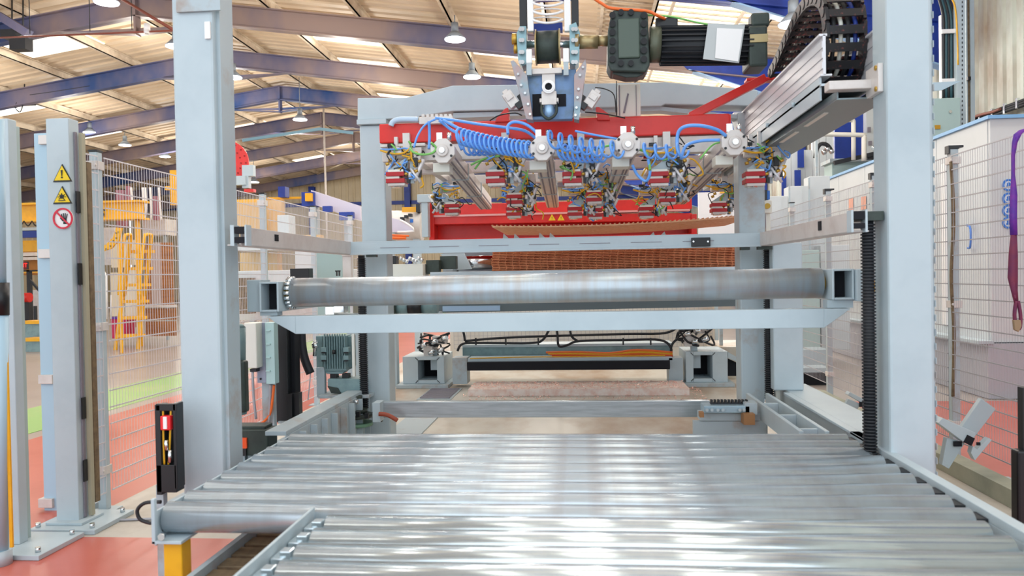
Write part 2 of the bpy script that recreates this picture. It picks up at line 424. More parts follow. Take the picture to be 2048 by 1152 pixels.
part('leg', YEL, t, lambda b: (b.box(-1.31, -1.25, 2.3, 2.36, 0.01, ZR-.11),), .004, 'yellow painted leg')
part('leg', GREY, t, lambda b: b.box(1.16, 1.24, 1.9, 1.98, 0.01, ZR-.2), .004)
part('leg', GREY, t, lambda b: b.box(1.16, 1.24, 3.2, 3.28, 0.01, ZR-.2), .004)
part('bolt', CHROME, t, lambda b: b.cyl((-1.295, 2.262, ZR-.085), (-1.295, 2.272, ZR-.085), .012, 6))
t = T('roller_conveyor', (.15, 1.7, 0), 'narrow conveyor of bright shiny rollers nearest the camera', 'conveyor', None)
FY = [2.225-.122*i for i in range(12)]
rollers(t, -.755, 1.10, FY, .0485, SHINY, ZR-.0485)
part('left_rail', GREY, t, lambda b: (b.box(-.834, -.824, .8, 2.31, ZR-.15, ZR-.002), b.box(-.832, -.79, .8, 2.31, ZR-.162, ZR-.15)), .002)
for y in FY:
    part('axle_block', SHINY, t, lambda b: (b.box(-.82, -.785, y-.03, y+.03, ZR-.1, ZR-.03), b.cyl((-.82, y, ZR-.055), (-.775, y, ZR-.055), .02, 10), b.box(-.80, -.770, y-.018, y+.018, ZR-.08, ZR-.015)), .003)
part('cross_member', GREY, t, lambda b: (b.box(-.82, 1.15, 1.2, 1.26, ZR-.26, ZR-.16), b.box(-.82, 1.15, 2.1, 2.16, ZR-.26, ZR-.16)))
part('leg', GREY, t, lambda b: (b.box(-.86, -.79, 1.2, 1.27, 0.01, ZR-.16),)); part('leg', GREY, t, lambda b: (b.box(1.06, 1.13, 1.2, 1.27, 0.01, ZR-.16),))
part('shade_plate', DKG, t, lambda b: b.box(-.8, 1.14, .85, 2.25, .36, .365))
# slatted chain conveyor below, beside the front rollers
t = T('slat_chain', (-1.1, 1.7, 0), 'brown slatted chain running low beside the narrow shiny conveyor', 'conveyor')
part('side_rail', GREY2, t, lambda b: b.box(-1.185, -1.165, 1.2, 3.45, .38, .48)); part('side_rail', BLACK, t, lambda b: b.box(-1.03, -1.015, 1.2, 3.45, .38, .49))
sl = None
for i in range(22):
    y = 1.25+.1*i
    if sl is None: sl = MB().box(-1.162, -1.033, y, y+.075, .43, .455).build('slat', BRN, t, .003)
    else: c = sl.copy(); COL.objects.link(c); c.location = sl.location+Vector((0, .1*i, 0))
part('leg', GREY, t, lambda b: b.box(-1.185, -1.15, 3.38, 3.42, 0.006, .38)); part('leg', GREY, t, lambda b: b.box(-1.05, -1.015, 1.3, 1.34, .006, .38))

# ---------------------------------------------------------------- lifting frame: columns and base rails
t = T('lifting_gantry', (-.13, 3.9, 0), 'light grey steel lifting gantry with two tall front columns', 'gantry')
part('column', GREY, t, lambda b: b.box(-1.645, -1.47, 3.05, 3.21, .45, 3.3), .012, 'tall left front column')
part('column', GREY, t, lambda b: b.box(1.165, 1.33, 3.05, 3.2, .002, 3.3), .012, 'tall right front column')
part('base_beam', GREY2, t, lambda b: (b.box(-1.72, -1.40, 3.05, 4.95, .40, .449), b.box(-1.6, -1.5, 4.75, 4.85, .005, .4)))
part('cable_duct', GREY2, t, lambda b: (b.box(1.332, 1.352, 3.1, 3.14, .5, 3.3), [b.box(1.352, 1.356, 3.095, 3.14, .55+.055*k, .575+.055*k) for k in range(50)]))
part('short_post', GREY, t, lambda b: b.box(-1.70, -1.60, 3.23, 3.33, .45, 1.56), .008)
part('short_post', GREY, t, lambda b: b.box(1.115, 1.285, 4.62, 4.76, ZR, 1.52), .008)
part('column', GREY, t, lambda b: b.box(-1.37, -1.21, 4.8, 4.96, .3, 2.32), .01, 'rear left column')
part('column', GREY2, t, lambda b: b.box(.965, 1.12, 4.8, 4.96, .3, 2.32), .01, 'rear right column')
def top_beam(b):
    Y = 4.79
    pts = [(715, 196), (812, 195), (905, 171), (1125, 168), (1330, 164), (1515, 180), (1518, 212), (1330, 208), (1322, 212), (906, 222), (818, 236), (715, 240)]
    b.pprism(pts, Y, .18)
part('top_beam', GREY, t, top_beam, .005)
part('beam_flange', GREY2, t, lambda b: b.pprism([(906, 226), (1322, 213), (1500, 232), (1500, 240), (1322, 221), (906, 236)], 4.82, .1))
part('top_plate', GREY, t, lambda b: (b.pbox(713, 238, 772, 248, 4.77, .22)), .003)
part('base_rail', GREY, t, lambda b: (b.box(1.15, 1.19, 3.2, 4.55, ZR-.012, ZR), b.box(1.19, 1.37, 3.205, 4.9, ZR-.012, ZR), b.box(1.19, 1.2, 3.205, 4.9, ZR-.3, ZR-.012)), .002)
part('base_rail', GREY2, t, lambda b: (b.box(-1.46, -1.36, 3.45, 4.95, ZR-.02, ZR), b.box(-1.365, -1.355, 3.45, 4.95, ZR-.34, ZR-.02), b.box(-1.4, -1.3, 3.45, 4.95, ZR-.36, ZR-.34)), .002)
part('stiffener', GREY2, t, lambda b: [b.box(-1.354, -1.32, 3.6+.16*k, 3.612+.16*k, ZR-.34, ZR-.03) for k in range(8)])
part('cross_rail', STEEL, t, lambda b: (b.pbox(748, 803, 1420, 835, 4.5, .05)), .003)
def ladder(b):
    for x in (.95, 1.06): b.box(x, x+.02, 3.5, 4.6, ZR-.10, ZR-.01)
    for y in (3.6, 3.95, 4.3): b.box(.97, 1.06, y, y+.02, ZR-.1, ZR-.02)
part('ladder_frame', GREY, t, ladder, .002)
for (x, y, z0, z1) in ((1.115, 3.12, ZR-.02, 1.545), (1.112, 4.72, .55, 1.5), (-1.352, 4.72, .55, 1.5)):
    s_ = part('screw_rod', RUB, t, lambda b: (b.cyl((x, y, z0), (x, y, z1), .021, 16),))
    b = MB(); nz = int((z1-z0)/.0125)
    for k in range(nz): b.cyl((x, y, z0+.0125*k), (x, y, z0+.0125*k+.006), .027, 12)
    b.build('thread', RUB, s_, kind='stuff')
part('rod_bracket', DKG, t, lambda b: (b.box(1.07, 1.16, 3.08, 3.2, 1.545, 1.58), b.cyl((1.09, 3.09, 1.56), (1.09, 3.075, 1.56), .012, 8)))
part('rod_cup', CHROME, t, lambda b: (b.cyl((1.112, 4.72, .5), (1.112, 4.72, .6), .034, 14)))
part('cable_cover', WHITE, t, lambda b: b.box(1.142, 1.166, 4.68, 4.74, .52, 1.5), .004)
part('cap_plate', GREY2, t, lambda b: b.pbox(352, -4, 440, 22, 3.035, .01))
part('label_plate', SIGNW, t, lambda b: b.pbox(409, 43, 420, 77, 3.04, .008))
part('column_stub', GREY2, t, lambda b: b.box(-1.47, -1.455, 3.08, 3.2, .4, 3.3))
part('red_mark_bracket', YEL, t, lambda b: b.pprism([(1757, 552), (1738, 583), (1757, 583)], 3.2, .01), label='small yellow corner of a sticker')
# guide frame: U of rails at 1.55 m
t = T('guide_rail_unit', (-.15, 3.9, 1.5), 'U-shaped galvanised guide rail above the big single roller', 'rail')
def siderail(x, s):
    return lambda b: (b.box(x-.004, x+.004, 3.08, 4.72, 1.505, 1.58), b.box(min(x, x+s*.06), max(x, x+s*.06), 3.08, 4.72, 1.502, 1.508))
part('side_rail', ALUP, t, siderail(-1.385, -1), .001); part('side_rail', ALUP, t, siderail(1.045, 1), .001)
def endcap(x):
    return lambda b: (b.box(x-.05, x+.05, 3.06, 3.10, 1.545, 1.58), b.box(x-.05, x+.05, 3.06, 3.1, 1.51, 1.537))
part('end_plug', NAVY, t, lambda b: (b.box(-1.40, -1.36, 3.05, 3.09, 1.55, 1.578), b.box(-1.4, -1.36, 3.05, 3.09, 1.512, 1.536)))
part('end_plug', NAVY, t, lambda b: (b.box(1.04, 1.08, 3.05, 3.09, 1.548, 1.58), b.box(1.04, 1.08, 3.05, 3.09, 1.515, 1.535)))
part('end_frame', GREY, t, lambda b: (b.box(1.03, 1.038, 3.05, 3.1, 1.5, 1.585), b.box(1.082, 1.09, 3.05, 3.1, 1.5, 1.585)))
part('end_frame', GREY, t, lambda b: (b.box(-1.418, -1.402, 3.05, 3.1, 1.5, 1.585), b.box(-1.357, -1.35, 3.05, 3.1, 1.5, 1.585)))
part('side_plug', NAVY, t, lambda b: (b.box(-1.381, -1.377, 3.42, 3.46, 1.535, 1.565), b.box(1.037, 1.041, 3.45, 3.49, 1.53, 1.57)))
part('cross_rail', GREY, t, lambda b: (b.box(-1.39, 1.05, 4.6, 4.606, 1.5, 1.575), b.box(-1.39, 1.05, 4.6, 4.68, 1.575, 1.58), b.box(-1.39, 1.05, 4.592, 4.6, 1.5, 1.515)), .001)
part('slot_line', SLOT, t, lambda b: [b.box(-1.2+.3*k, -1.02+.3*k, 4.597, 4.6, 1.538, 1.541) for k in range(7)])
part('sensor_plate', BLACK, t, lambda b: b.pbox(1383, 475, 1421, 493, 4.57, .02), .003)
part('screw', CHROME, t, lambda b: (b.disc(P(1387, 483, 4.565), .005), b.disc(P(1416, 483, 4.565), .005)))
part('clip', DKG, t, lambda b: (b.pbox(732, 506, 752, 514, 4.6, .04), b.pbox(1482, 494, 1500, 500, 4.6, .04), b.pbox(1516, 490, 1545, 499, 4.6, .04)))
# single big roller on its arms
t = T('lift_roller_unit', (-.14, 3.45, 1.1), 'single long steel roller carried between two hollow arms', 'roller')
part('roller', BIGR, t, lambda b: b.cyl((-1.315, 3.47, 1.297), (1.038, 3.47, 1.302), .066, 40))
part('arm', GREY, t, lambda b: b.rhs(-1.435, -1.345, 3.36, 4.75, 1.215, 1.35, .009), .003)
part('arm', GREY, t, lambda b: b.rhs(1.055, 1.145, 3.36, 4.75, 1.232, 1.362, .009), .003)
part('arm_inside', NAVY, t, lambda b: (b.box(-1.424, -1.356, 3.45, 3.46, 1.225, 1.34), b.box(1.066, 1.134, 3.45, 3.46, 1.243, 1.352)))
part('hub', BRASS, t, lambda b: (b.cyl((-1.345, 3.47, 1.297), (-1.315, 3.47, 1.297), .05, 20), b.cyl((1.038, 3.47, 1.302), (1.055, 3.47, 1.302), .03, 16)))
def chainring(b):
    for k in range(18):
        a = 2*math.pi*k/18; c = Vector((-1.325, 3.47+.066*math.cos(a), 1.297+.066*math.sin(a)))
        b.cyl(c+Vector((-.012, 0, 0)), c+Vector((.012, 0, 0)), .010, 8)
part('sprocket_chain', CHROME, t, chainring, join=True)
def chan(b):
    z0 = 1.115; z1 = 1.195
    b.prism([(3.36, z0), (3.366, z0), (3.366, z1-.006), (3.44, z1-.006), (3.44, z1), (3.36, z1)], 'x', -1.27, 1.02)
    b.prism([(-1.27, z0), (-1.27, z1), (-1.40, z1), (-1.36, z1-.03)], 'y', 3.36, 3.44)
    b.prism([(1.02, z0), (1.02, z1), (1.13, z1), (1.09, z1-.03)], 'y', 3.36, 3.44)
part('channel_beam', GREY, t, chan, .002)
part('gusset', GREY2, t, lambda b: (b.box(-1.44, -1.36, 3.38, 3.44, 1.197, 1.214), b.box(1.04, 1.145, 3.38, 3.44, 1.197, 1.231)))
part('guide_block', GREY, t, lambda b: b.box(1.147, 1.2, 3.34, 3.5, 1.225, 1.36), .004)
part('guide_block', GREY2, t, lambda b: b.box(-1.50, -1.437, 3.38, 3.5, 1.215, 1.36), .004)
# ================================================================ GRIPPER CARRIAGE
YB = 4.4
t = T('gripper_crossbeam', P(1110, 260, YB), 'bright red crossbeam that carries the row of grippers', 'beam')
def redbeam(b):
    q = [P(758, 249, YB), P(1035, 243, YB), P(1458, 233, YB), P(1458, 268, YB), P(1035, 280, YB), P(758, 286, YB)]
    b.prism([(-1.14, 2.135), (-1.14, 2.245), (.84, 2.235), (.84, 2.125)], 'y', YB, YB+.1)
part('beam', RED, t, redbeam, .006)
part('end_cap', RED, t, lambda b: b.box(.84, .848, YB+.004, YB+.096, 2.128, 2.23))
part('strut', RED, t, lambda b: (b.bar(P(1380, 234, 4.45), P(1530, 157, 4.45), .06, .045, (0, 0, 1)), b.pbox(1494, 154, 1570, 160, 4.45, .08)), .003)
for pts, n in (([(990, 244), (993, 236), (1010, 217), (1016, 215), (1018, 243)], 'foot'), ([(1192, 214), (1198, 214), (1218, 228), (1220, 240), (1195, 240)], 'foot')):
    part(n, RED, t, lambda b: b.pprism(pts, YB-.02, .1), .002)
part('mounting_rail', ALUP, t, lambda b: (b.pbox(760, 287, 850, 293, YB-.02, .1), b.box(-1.13, .86, YB+.02, YB+.1, 2.03, 2.12)), .002)
part('red_sprung_plate', RED, t, lambda b: [b.pbox(x, 290, x+52, 316, 4.72, .02) for x in (940, 1110, 1285, 1325)], label='red plate behind the grippers')
part('plate_grid', WIREL, t, lambda b: [(b.pbox(1285+9*k, 289, 1287+9*k, 318, 4.70, .01), b.pbox(1283, 291+9*(k % 4), 1380, 293+9*(k % 4), 4.70, .01)) for k in range(11)])
part('air_manifold', ALUP, t, lambda b: (b.pbox(838, 233, 905, 247, 4.36, .06), [b.pbox(843+9*k, 228, 849+9*k, 234, 4.37, .03) for k in range(7)]), .002)
part('elbow_pipe', mat('pale_blue_pipe', 'BCD2E8', .3), t, lambda b: b.tube([P(782, 252, 4.38), P(786, 244, 4.38), P(800, 239, 4.38), P(838, 239, 4.38)], .016, 10))
part('fitting', BRASS, t, lambda b: (b.cyl(P(834, 239, 4.38), P(846, 239, 4.38), .014, 10)))
part('valve_box', WHITE, t, lambda b: (b.pbox(1236, 168, 1281, 233, 4.5, .05),), .004)
part('valve_box_seam', SLOT, t, lambda b: (b.pbox(1238, 170, 1240, 231, 4.495, .01), b.pbox(1272, 170, 1273, 231, 4.495, .01), b.pprism([(1246, 226), (1250, 226), (1258, 188), (1255, 186)], 4.495, .01)))
part('antenna', BLACK, t, lambda b: b.cyl(P(1233, 232, 4.5), P(1233, 162, 4.5), .003, 5))
part('thin_cable', BLACK, t, lambda b: (b.tube([P(980, 241, 4.35), P(1000, 230, 4.3), P(1030, 226, 4.3), P(1044, 231, 4.3)], .004), b.tube([P(1170, 224, 4.3), P(1210, 228, 4.3), P(1250, 236, 4.35)], .004), b.tube([P(1190, 175, 4.4), P(1210, 178, 4.4), P(1228, 190, 4.4), P(1232, 225, 4.4)], .003)))
part('blue_elbow', BLUEH, t, lambda b: b.tube([P(1428, 232, 4.5), P(1440, 229, 4.5), P(1455, 234, 4.5), P(1463, 252, 4.5), P(1466, 272, 4.4)], .009))
# carriage
YC = 4.12
t = T('lift_carriage', P(1097, 238, YC), 'vertical carriage with belt pulley hanging over the red crossbeam', 'carriage')
part('belt_column', BLACK, t, lambda b: (b.pbox(1035, -420, 1050, 52, YC, .05), b.pbox(1139, -420, 1154, 48, YC, .05)), .002)
part('white_rail', SIGNW, t, lambda b: (b.pbox(1051, -420, 1063, 62, YC-.01, .03), b.pbox(1125, -420, 1138, 62, YC-.01, .03)), .002)
part('blue_column', BLUEP, t, lambda b: (b.pbox(1050, -420, 1139, -2, YC+.2, .05), b.pbox(1066, 46, 1125, 62, YC+.12, .05)))
def coils(b):
    for k in range(7):
        y = 44-17*k; b.tube([P(1064, y-5, YC), P(1078, y, YC-.03), P(1095, y+2, YC-.04), P(1112, y, YC-.03), P(1126, y-5, YC)], .0065, 6)
        b.tube([P(1064, y-6, YC), P(1078, y-9, YC+.03), P(1112, y-9, YC+.03), P(1126, y-6, YC)], .004, 6)
part('spring_ring', SIGNW, t, coils)
xa, xb = P(1070, 90, YC).x, P(1122, 90, YC).x; zc = P(1095, 90, YC).z
part('pulley', DKG, t, lambda b: b.cyl((xa+.008, YC+.04, zc), (xb-.012, YC+.04, zc), .085, 28))
part('pulley_flange', GOLD, t, lambda b: (b.cyl((xa, YC+.04, zc), (xa+.008, YC+.04, zc), .093, 28), b.cyl((xb-.012, YC+.04, zc), (xb-.004, YC+.04, zc), .093, 28)))
part('axle', CHROME, t, lambda b: b.cyl(P(1028, 89, YC+.04), P(1165, 89, YC+.04), .02, 14))
part('side_plate', mat('pale_teal_steel', '86A6AE', .35, .4), t, lambda b: (b.pprism([(1040, 52), (1052, 52), (1054, 128), (1044, 132), (1036, 120), (1033, 66)], YC-.02, .12), b.pprism([(1139, 50), (1152, 44), (1160, 66), (1158, 122), (1150, 132), (1139, 126)], YC-.02, .12)), .002)
part('bolt', CHROME, t, lambda b: [b.cyl(P(x, y, YC-.05), P(x, y, YC-.02), .011, 8) for x in (1041, 1045, 1146, 1152) for y in (58, 80, 104, 124)])
part('side_nut', BRASS, t, lambda b: (b.cyl(P(1024, 78, YC+.02), P(1036, 78, YC+.02), .03, 8), b.cyl(P(1028, 98, YC+.02), P(1036, 98, YC+.02), .025, 8)))
part('finger', SIGNW, t, lambda b: (b.pbox(1052, 98, 1064, 126, YC-.05, .03), b.pbox(1126, 96, 1138, 124, YC-.05, .03)), .004)
part('finger_stem', GREY2, t, lambda b: (b.pbox(1053, 126, 1063, 150, YC-.05, .03), b.pbox(1127, 124, 1137, 150, YC-.05, .03)))
part('bracket', mat('blue_grey_steel', '6E8CB4', .4, .3, '63767F', 9, .4), t, lambda b: (b.pprism([(1052, 140), (1152, 138), (1152, 190), (1145, 238), (1060, 240), (1052, 196)], YC+.01, .06),), .003)
part('bracket_bar', ALUP, t, lambda b: (b.pbox(1064, 136, 1124, 147, YC-.03, .05), b.pbox(1084, 146, 1110, 176, YC-.02, .03)), .002)
part('flared_plate', mat('brownish_plate', 'A5908E', .35, .4, '8AA0AA', 8, .5), t, lambda b: (b.pprism([(1021, 122), (1027, 120), (1054, 150), (1066, 240), (1052, 238), (1040, 190)], YC-.05, .09), b.pprism([(1171, 118), (1173, 130), (1158, 240), (1148, 238), (1148, 150)], YC-.05, .09)), .002)
part('plate_bolt', CHROME, t, lambda b: [b.cyl(P(x, y, YC-.065), P(x, y, YC-.05), .007, 7) for x, y in ((1036, 148), (1042, 170), (1050, 186), (1056, 208), (1060, 228), (1160, 150), (1157, 178), (1155, 195), (1153, 215), (1151, 230), (1166, 134))])
c = P(1097, 173, YC-.1)
part('nozzle', SIGNW, t, lambda b: (b.ring(c, .019, .034, .06), b.ring(c+Vector((0, -.004, 0)), .019, .026, .01)))
part('nozzle_body', ALUP, t, lambda b: (b.pbox(1083, 182, 1113, 209, YC-.08, .07), b.pbox(1079, 196, 1117, 204, YC-.07, .05)), .003)
part('nozzle_bore', NAVY, t, lambda b: b.cyl(c+Vector((0, .01, 0)), c+Vector((0, .05, 0)), .019, 16))
part('pipe', mat('light_blue_tube', '9DC3E8', .3, .3), t, lambda b: (b.cyl(P(1098, 209, YC-.05), P(1098, 236, YC-.05), .026, 14)))
part('u_bend', DKG, t, lambda b: b.tube([P(1084, 205, YC-.06), P(1084, 226, YC-.08), P(1097, 238, YC-.08), P(1112, 226, YC-.08), P(1112, 205, YC-.06)], .008))
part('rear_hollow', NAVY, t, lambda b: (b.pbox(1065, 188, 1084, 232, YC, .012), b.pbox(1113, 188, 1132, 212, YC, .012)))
for sx in ((1022, 200, -1), (1184, 200, 1)):
    c = P(sx[0], sx[1], YC); R = Matrix.Rotation(sx[2]*math.radians(35), 3, 'Y')
    part('valve_block', ALUP, t, lambda b: (b.cbox(c, (.055, .06, .085), R), b.cbox(c+R@Vector((0, -.034, .01)), (.04, .01, .03), R), b.cbox(c+R@Vector((0, 0, .05)), (.03, .03, .02), R)), .003)
    part('valve_plug', BLACK, t, lambda b: (b.cbox(c+R@Vector((-.025*sx[2], -.02, -.055)), (.05, .04, .035), R), b.cbox(c+R@Vector((-.06*sx[2], 0, -.02)), (.05, .03, .03), R)), .002)
# geared servo motor
YM = 4.05
t = T('geared_motor', P(1370, 150, YM), 'dark finned servo motor with bolted gearbox and a paper tag', 'motor')
zc = P(1190, 84, YM).z
part('shaft', GOLD, t, lambda b: (b.cyl(P(1156, 84, YM+.08), P(1196, 84, YM+.08), .036, 20), b.cyl(P(1196, 82, YM+.08), P(1218, 82, YM+.08), .028, 18), b.cyl(P(1150, 84, YM+.08), P(1158, 84, YM+.08), .045, 20)))
part('gearbox', DKG, t, lambda b: (b.pprism([(1222, 28), (1226, 20), (1290, 18), (1296, 28), (1300, 130), (1292, 144), (1222, 142), (1215, 128), (1216, 60)], YM, .17),), .008)
part('gearbox_panel', mat('dark_sage', '4C5B51', .4), t, lambda b: b.pbox(1236, 36, 1280, 116, YM-.012, .02), .008)
part('gearbox_bolt', BLACK, t, lambda b: ([b.cyl(P(x, y, YM-.02), P(x, y, YM+.01), .017, 10) for y in (30, 47, 64, 82, 100, 118) for x in (1225, 1288)], [b.cyl(P(x, y, YM-.02), P(x, y, YM+.01), .015, 10) for x in (1242, 1262) for y in (24, 126)]))
part('gearbox_foot', DKG, t, lambda b: (b.pprism([(1224, 134), (1292, 132), (1288, 148), (1276, 154), (1252, 155), (1226, 148)], YM+.03, .1)), .004)
part('motor_flange', mat('dark_khaki', '5B6050', .4, .3), t, lambda b: (b.cyl(P(1298, 90, YM+.08), P(1320, 90, YM+.08), .092, 28)))
def motor_fins(b):
    p0 = P(1320, 92, YM+.09); p1 = P(1500, 90, YM+.09)
    b.cyl(p0, p1, .088, 24)
    for k in range(22):
        a = 2*math.pi*k/22
        o = Vector((0, math.cos(a), math.sin(a)))*.093
        b.bar(p0+o, p1+o, .006, .02, o)
part('motor_body', RUB, t, motor_fins)
part('end_bell', DKG, t, lambda b: (b.pbox(1498, 50, 1536, 132, YM, .18), b.pbox(1503, 24, 1540, 52, YM+.04, .09)), .012)
part('end_ring', GOLD, t, lambda b: b.pbox(1500, 68, 1536, 84, YM-.008, .01))
part('tag_sleeve', mat('plastic_sleeve', 'B9BFC0', .25), t, lambda b: b.pprism([(1416, 46), (1490, 50), (1478, 126), (1406, 118)], YM-.03, .003))
part('paper_tag', SIGNW, t, lambda b: b.pprism([(1434, 56), (1486, 58), (1476, 123), (1430, 116)], YM-.036, .003))
part('connector', BLACK, t, lambda b: (b.pbox(1312, 34, 1356, 54, YM+.05, .06),), .006)
part('power_cable', ORG, t, lambda b: b.tube([P(1184, -6, YM), P(1205, 8, YM), P(1225, 17, YM), P(1292, 22, YM), P(1312, 30, YM), P(1330, 38, YM+.05)], .008))
part('signal_cable', GRNH, t, lambda b: b.tube([P(1290, 30, YM+.02), P(1330, 32, YM+.04), P(1356, 36, YM+.05), P(1400, 46, YM+.02), P(1440, 52, YM)], .005))
# energy chain
XC = 1.13
def cpt(py_, pz): return Vector((XC, py_, pz))
path = [cpt(6.2, 2.16), cpt(5.2, 2.16), cpt(4.2, 2.16), cpt(3.6, 2.16), cpt(3.45, 2.22), cpt(3.40, 2.36), cpt(3.45, 2.5), cpt(3.6, 2.575), cpt(3.8, 2.58), cpt(4.05, 2.52), cpt(4.25, 2.46), cpt(4.42, 2.43)]
q = []
for i in range(len(path)-1):
    a = path[max(i-1, 0)]; b_ = path[i]; c = path[i+1]; d = path[min(i+2, len(path)-1)]
    for k in range(20):
        s = k/20; q.append(.5*((2*b_)+(c-a)*s+(2*a-5*b_+4*c-d)*s*s+(3*b_-a-3*c+d)*s**3))
q.append(path[-1])
res = [q[0]]; acc = 0
for i in range(1, len(q)):
    if (q[i]-res[-1]).length >= .062: res.append(q[i])
t = T('energy_chain', P(1640, 150, 3.6), 'black segmented cable chain looping up out of the aluminium trough', 'cable chain')
proto = None; tips = None
CHL = mat('chain_side', '1F1E22', .45, 0, 'B86058', 50, .2)
for i in range(len(res)-1):
    a, b_ = res[i], res[i+1]; d = (b_-a).normalized(); up = Vector((1, 0, 0)).cross(d)
    R = Matrix((Vector((1, 0, 0)), d, up)).transposed()
    if proto is None:
        proto = MB()
        for s in (-1, 1): proto.cbox((s*.076, 0, 0), (.014, .06, .06)); proto.cyl((s*.086, .028, 0), (s*.07, .028, 0), .024, 8)
        proto.cbox((0, 0, .028), (.14, .036, .006)); proto.cbox((0, 0, -.028), (.14, .036, .006))
        me = bpy.data.meshes.new('chain_link'); me.from_pydata(proto.v, [], proto.f); me.materials.append(CHL)
    o = bpy.data.objects.new('chain_link', me); COL.objects.link(o); o.parent = t
    o.matrix_local = Matrix.Translation((a+b_)/2-t.location) @ R.to_4x4()
for k, m_ in enumerate((RUB, WHITE, RUB, BLUEP)):
    part('carried_cable', m_, t, lambda b: b.tube([p+Vector((-.045+.03*k, 0, 0)) for p in res[::3]], .009, 6, 2))
# trough
t = T('cable_trough', (1.12, 4.6, 2.1), 'aluminium trough running back from the right column', 'trough')
def wall(x, z0, z1):
    def f(b):
        b.box(x-.006, x+.006, 3.3, 6.6, z0, z1)
        for k in range(3):
            z = z0+.04+(z1-z0-.08)*k/2; b.box(x-.010, x-.006, 3.3, 6.6, z-.014, z+.014)
        b.box(x-.02, x+.012, 3.3, 6.6, z1-.006, z1+.004); b.box(x-.016, x+.03, 3.3, 6.6, z0-.004, z0+.004)
    return f
part('side_wall', ALU, t, wall(1.015, 2.16, 2.325), .001); part('side_wall', ALU, t, wall(1.225, 2.13, 2.33), .001)
part('floor_plate', STEEL, t, lambda b: b.box(1.0, 1.24, 3.3, 6.6, 2.115, 2.125))
part('lower_skirt', GREY, t, lambda b: (b.box(1.0, 1.008, 3.32, 6.6, 2.06, 2.155), [b.cyl((.985, 3.7+.5*k, 2.125), (1.0, 3.7+.5*k, 2.125), .012, 8) for k in range(6)]))
part('lower_tray', mat('dim_steel', '7E8C90', .35, .5), t, lambda b: (b.box(1.03, 1.24, 3.2, 6.6, 2.035, 2.041), b.box(1.234, 1.24, 3.2, 6.6, 2.04, 2.11), b.box(1.03, 1.036, 3.2, 6.6, 2.04, 2.07)))
part('tray_slot', WHITE, t, lambda b: [b.box(1.055, 1.075, 3.45+.45*k, 3.75+.45*k, 2.031, 2.035) for k in range(7)])
part('arm', ALUP, t, lambda b: (b.box(.985, 1.15, 3.15, 3.21, 2.065, 2.1), b.box(1.145, 1.165, 3.08, 3.21, 2.035, 2.145)), .003)
part('arm_bolt', BRASS, t, lambda b: (b.cyl((1.14, 3.1, 2.13), (1.146, 3.1, 2.13), .01, 8), b.cyl((1.14, 3.1, 2.05), (1.146, 3.1, 2.05), .01, 8)))
part('black_plug', BLACK, t, lambda b: b.pbox(1487, 272, 1519, 286, 4.6, .02))
part('end_hanger', ALUP, t, lambda b: (b.box(1.02, 1.1, 5.2, 5.3, 2.35, 2.4),))
# gripper cylinders
CYL = [(-.706, 2.018, -.735, 1.93, 'leftmost long square air cylinder with octagonal end cap'), (-.184, 2.015, -.205, 1.93, 'second long square air cylinder from the left, end cap under blue coils'),
       (.255, 2.018, .223, 1.93, 'third long square air cylinder from the left, leaning slightly left'), (.791, 2.012, .776, 1.93, 'rightmost long square air cylinder slanting down to the left')]
for (x0, z0, x1, z1, lb) in CYL:
    t = T('air_cylinder', (x0, 4.05, z0), lb, 'cylinder', 'air cylinders under the red crossbeam')
    p0 = Vector((x0, 4.08, z0)); p1 = Vector((x1, 6.1, z1)); d = (p1-p0).normalized()
    def oc(p, s, th, b):
        c = s*.35; pts = [(p.x-s, p.z-c), (p.x-c, p.z-s), (p.x+c, p.z-s), (p.x+s, p.z-c), (p.x+s, p.z+c), (p.x+c, p.z+s), (p.x-c, p.z+s), (p.x-s, p.z+c)]
        b.prism(pts, 'y', p.y-th, p.y)
    part('end_cap', ALUP, t, lambda b: (oc(p0, .064, .06, b), b.cyl(p0+Vector((0, -.075, 0)), p0+Vector((0, -.06, 0)), .032, 20)), .004)
    part('centre_boss', CHROME, t, lambda b: b.cyl(p0+Vector((0, -.085, 0)), p0+Vector((0, -.074, 0)), .015, 14))
    part('cap_screw', BLACK, t, lambda b: [b.cyl(p0+Vector((sx*.046, -.064, sz*.028)), p0+Vector((sx*.046, -.058, sz*.028)), .007, 8) for sx in (-1, 1) for sz in (-1, 1)])
    part('barrel', ALUP, t, lambda b: b.bar(p0, p1, .095, .09), .006)
    part('groove', SLOT, t, lambda b: [b.bar(p0+Vector((sx, 0, -.0455)), p1+Vector((sx, 0, -.0455)), .01, .004) for sx in (-.03, .012, .03)]+[b.bar(p0+Vector((sx, 0, -.02)), p1+Vector((sx, 0, -.02)), .003, .012) for sx in (-.048, .048)])
    part('clamp_ring', GREY2, t, lambda b: [b.bar(p0+d*s-d*.012, p0+d*s+d*.012, .105, .1) for s in (.6, 1.3)], .002)
    part('fitting', CHROME, t, lambda b: (b.cyl(p0+Vector((.03, -.02, .06)), p0+Vector((.03, -.02, .1)), .012, 8), b.cbox(p0+Vector((-.02, -.02, .08)), (.03, .03, .04))))
    part('bracket', WHITE, t, lambda b: b.cbox(p0+Vector((-.03, .12, -.07)), (.09, .12, .05)), .003)
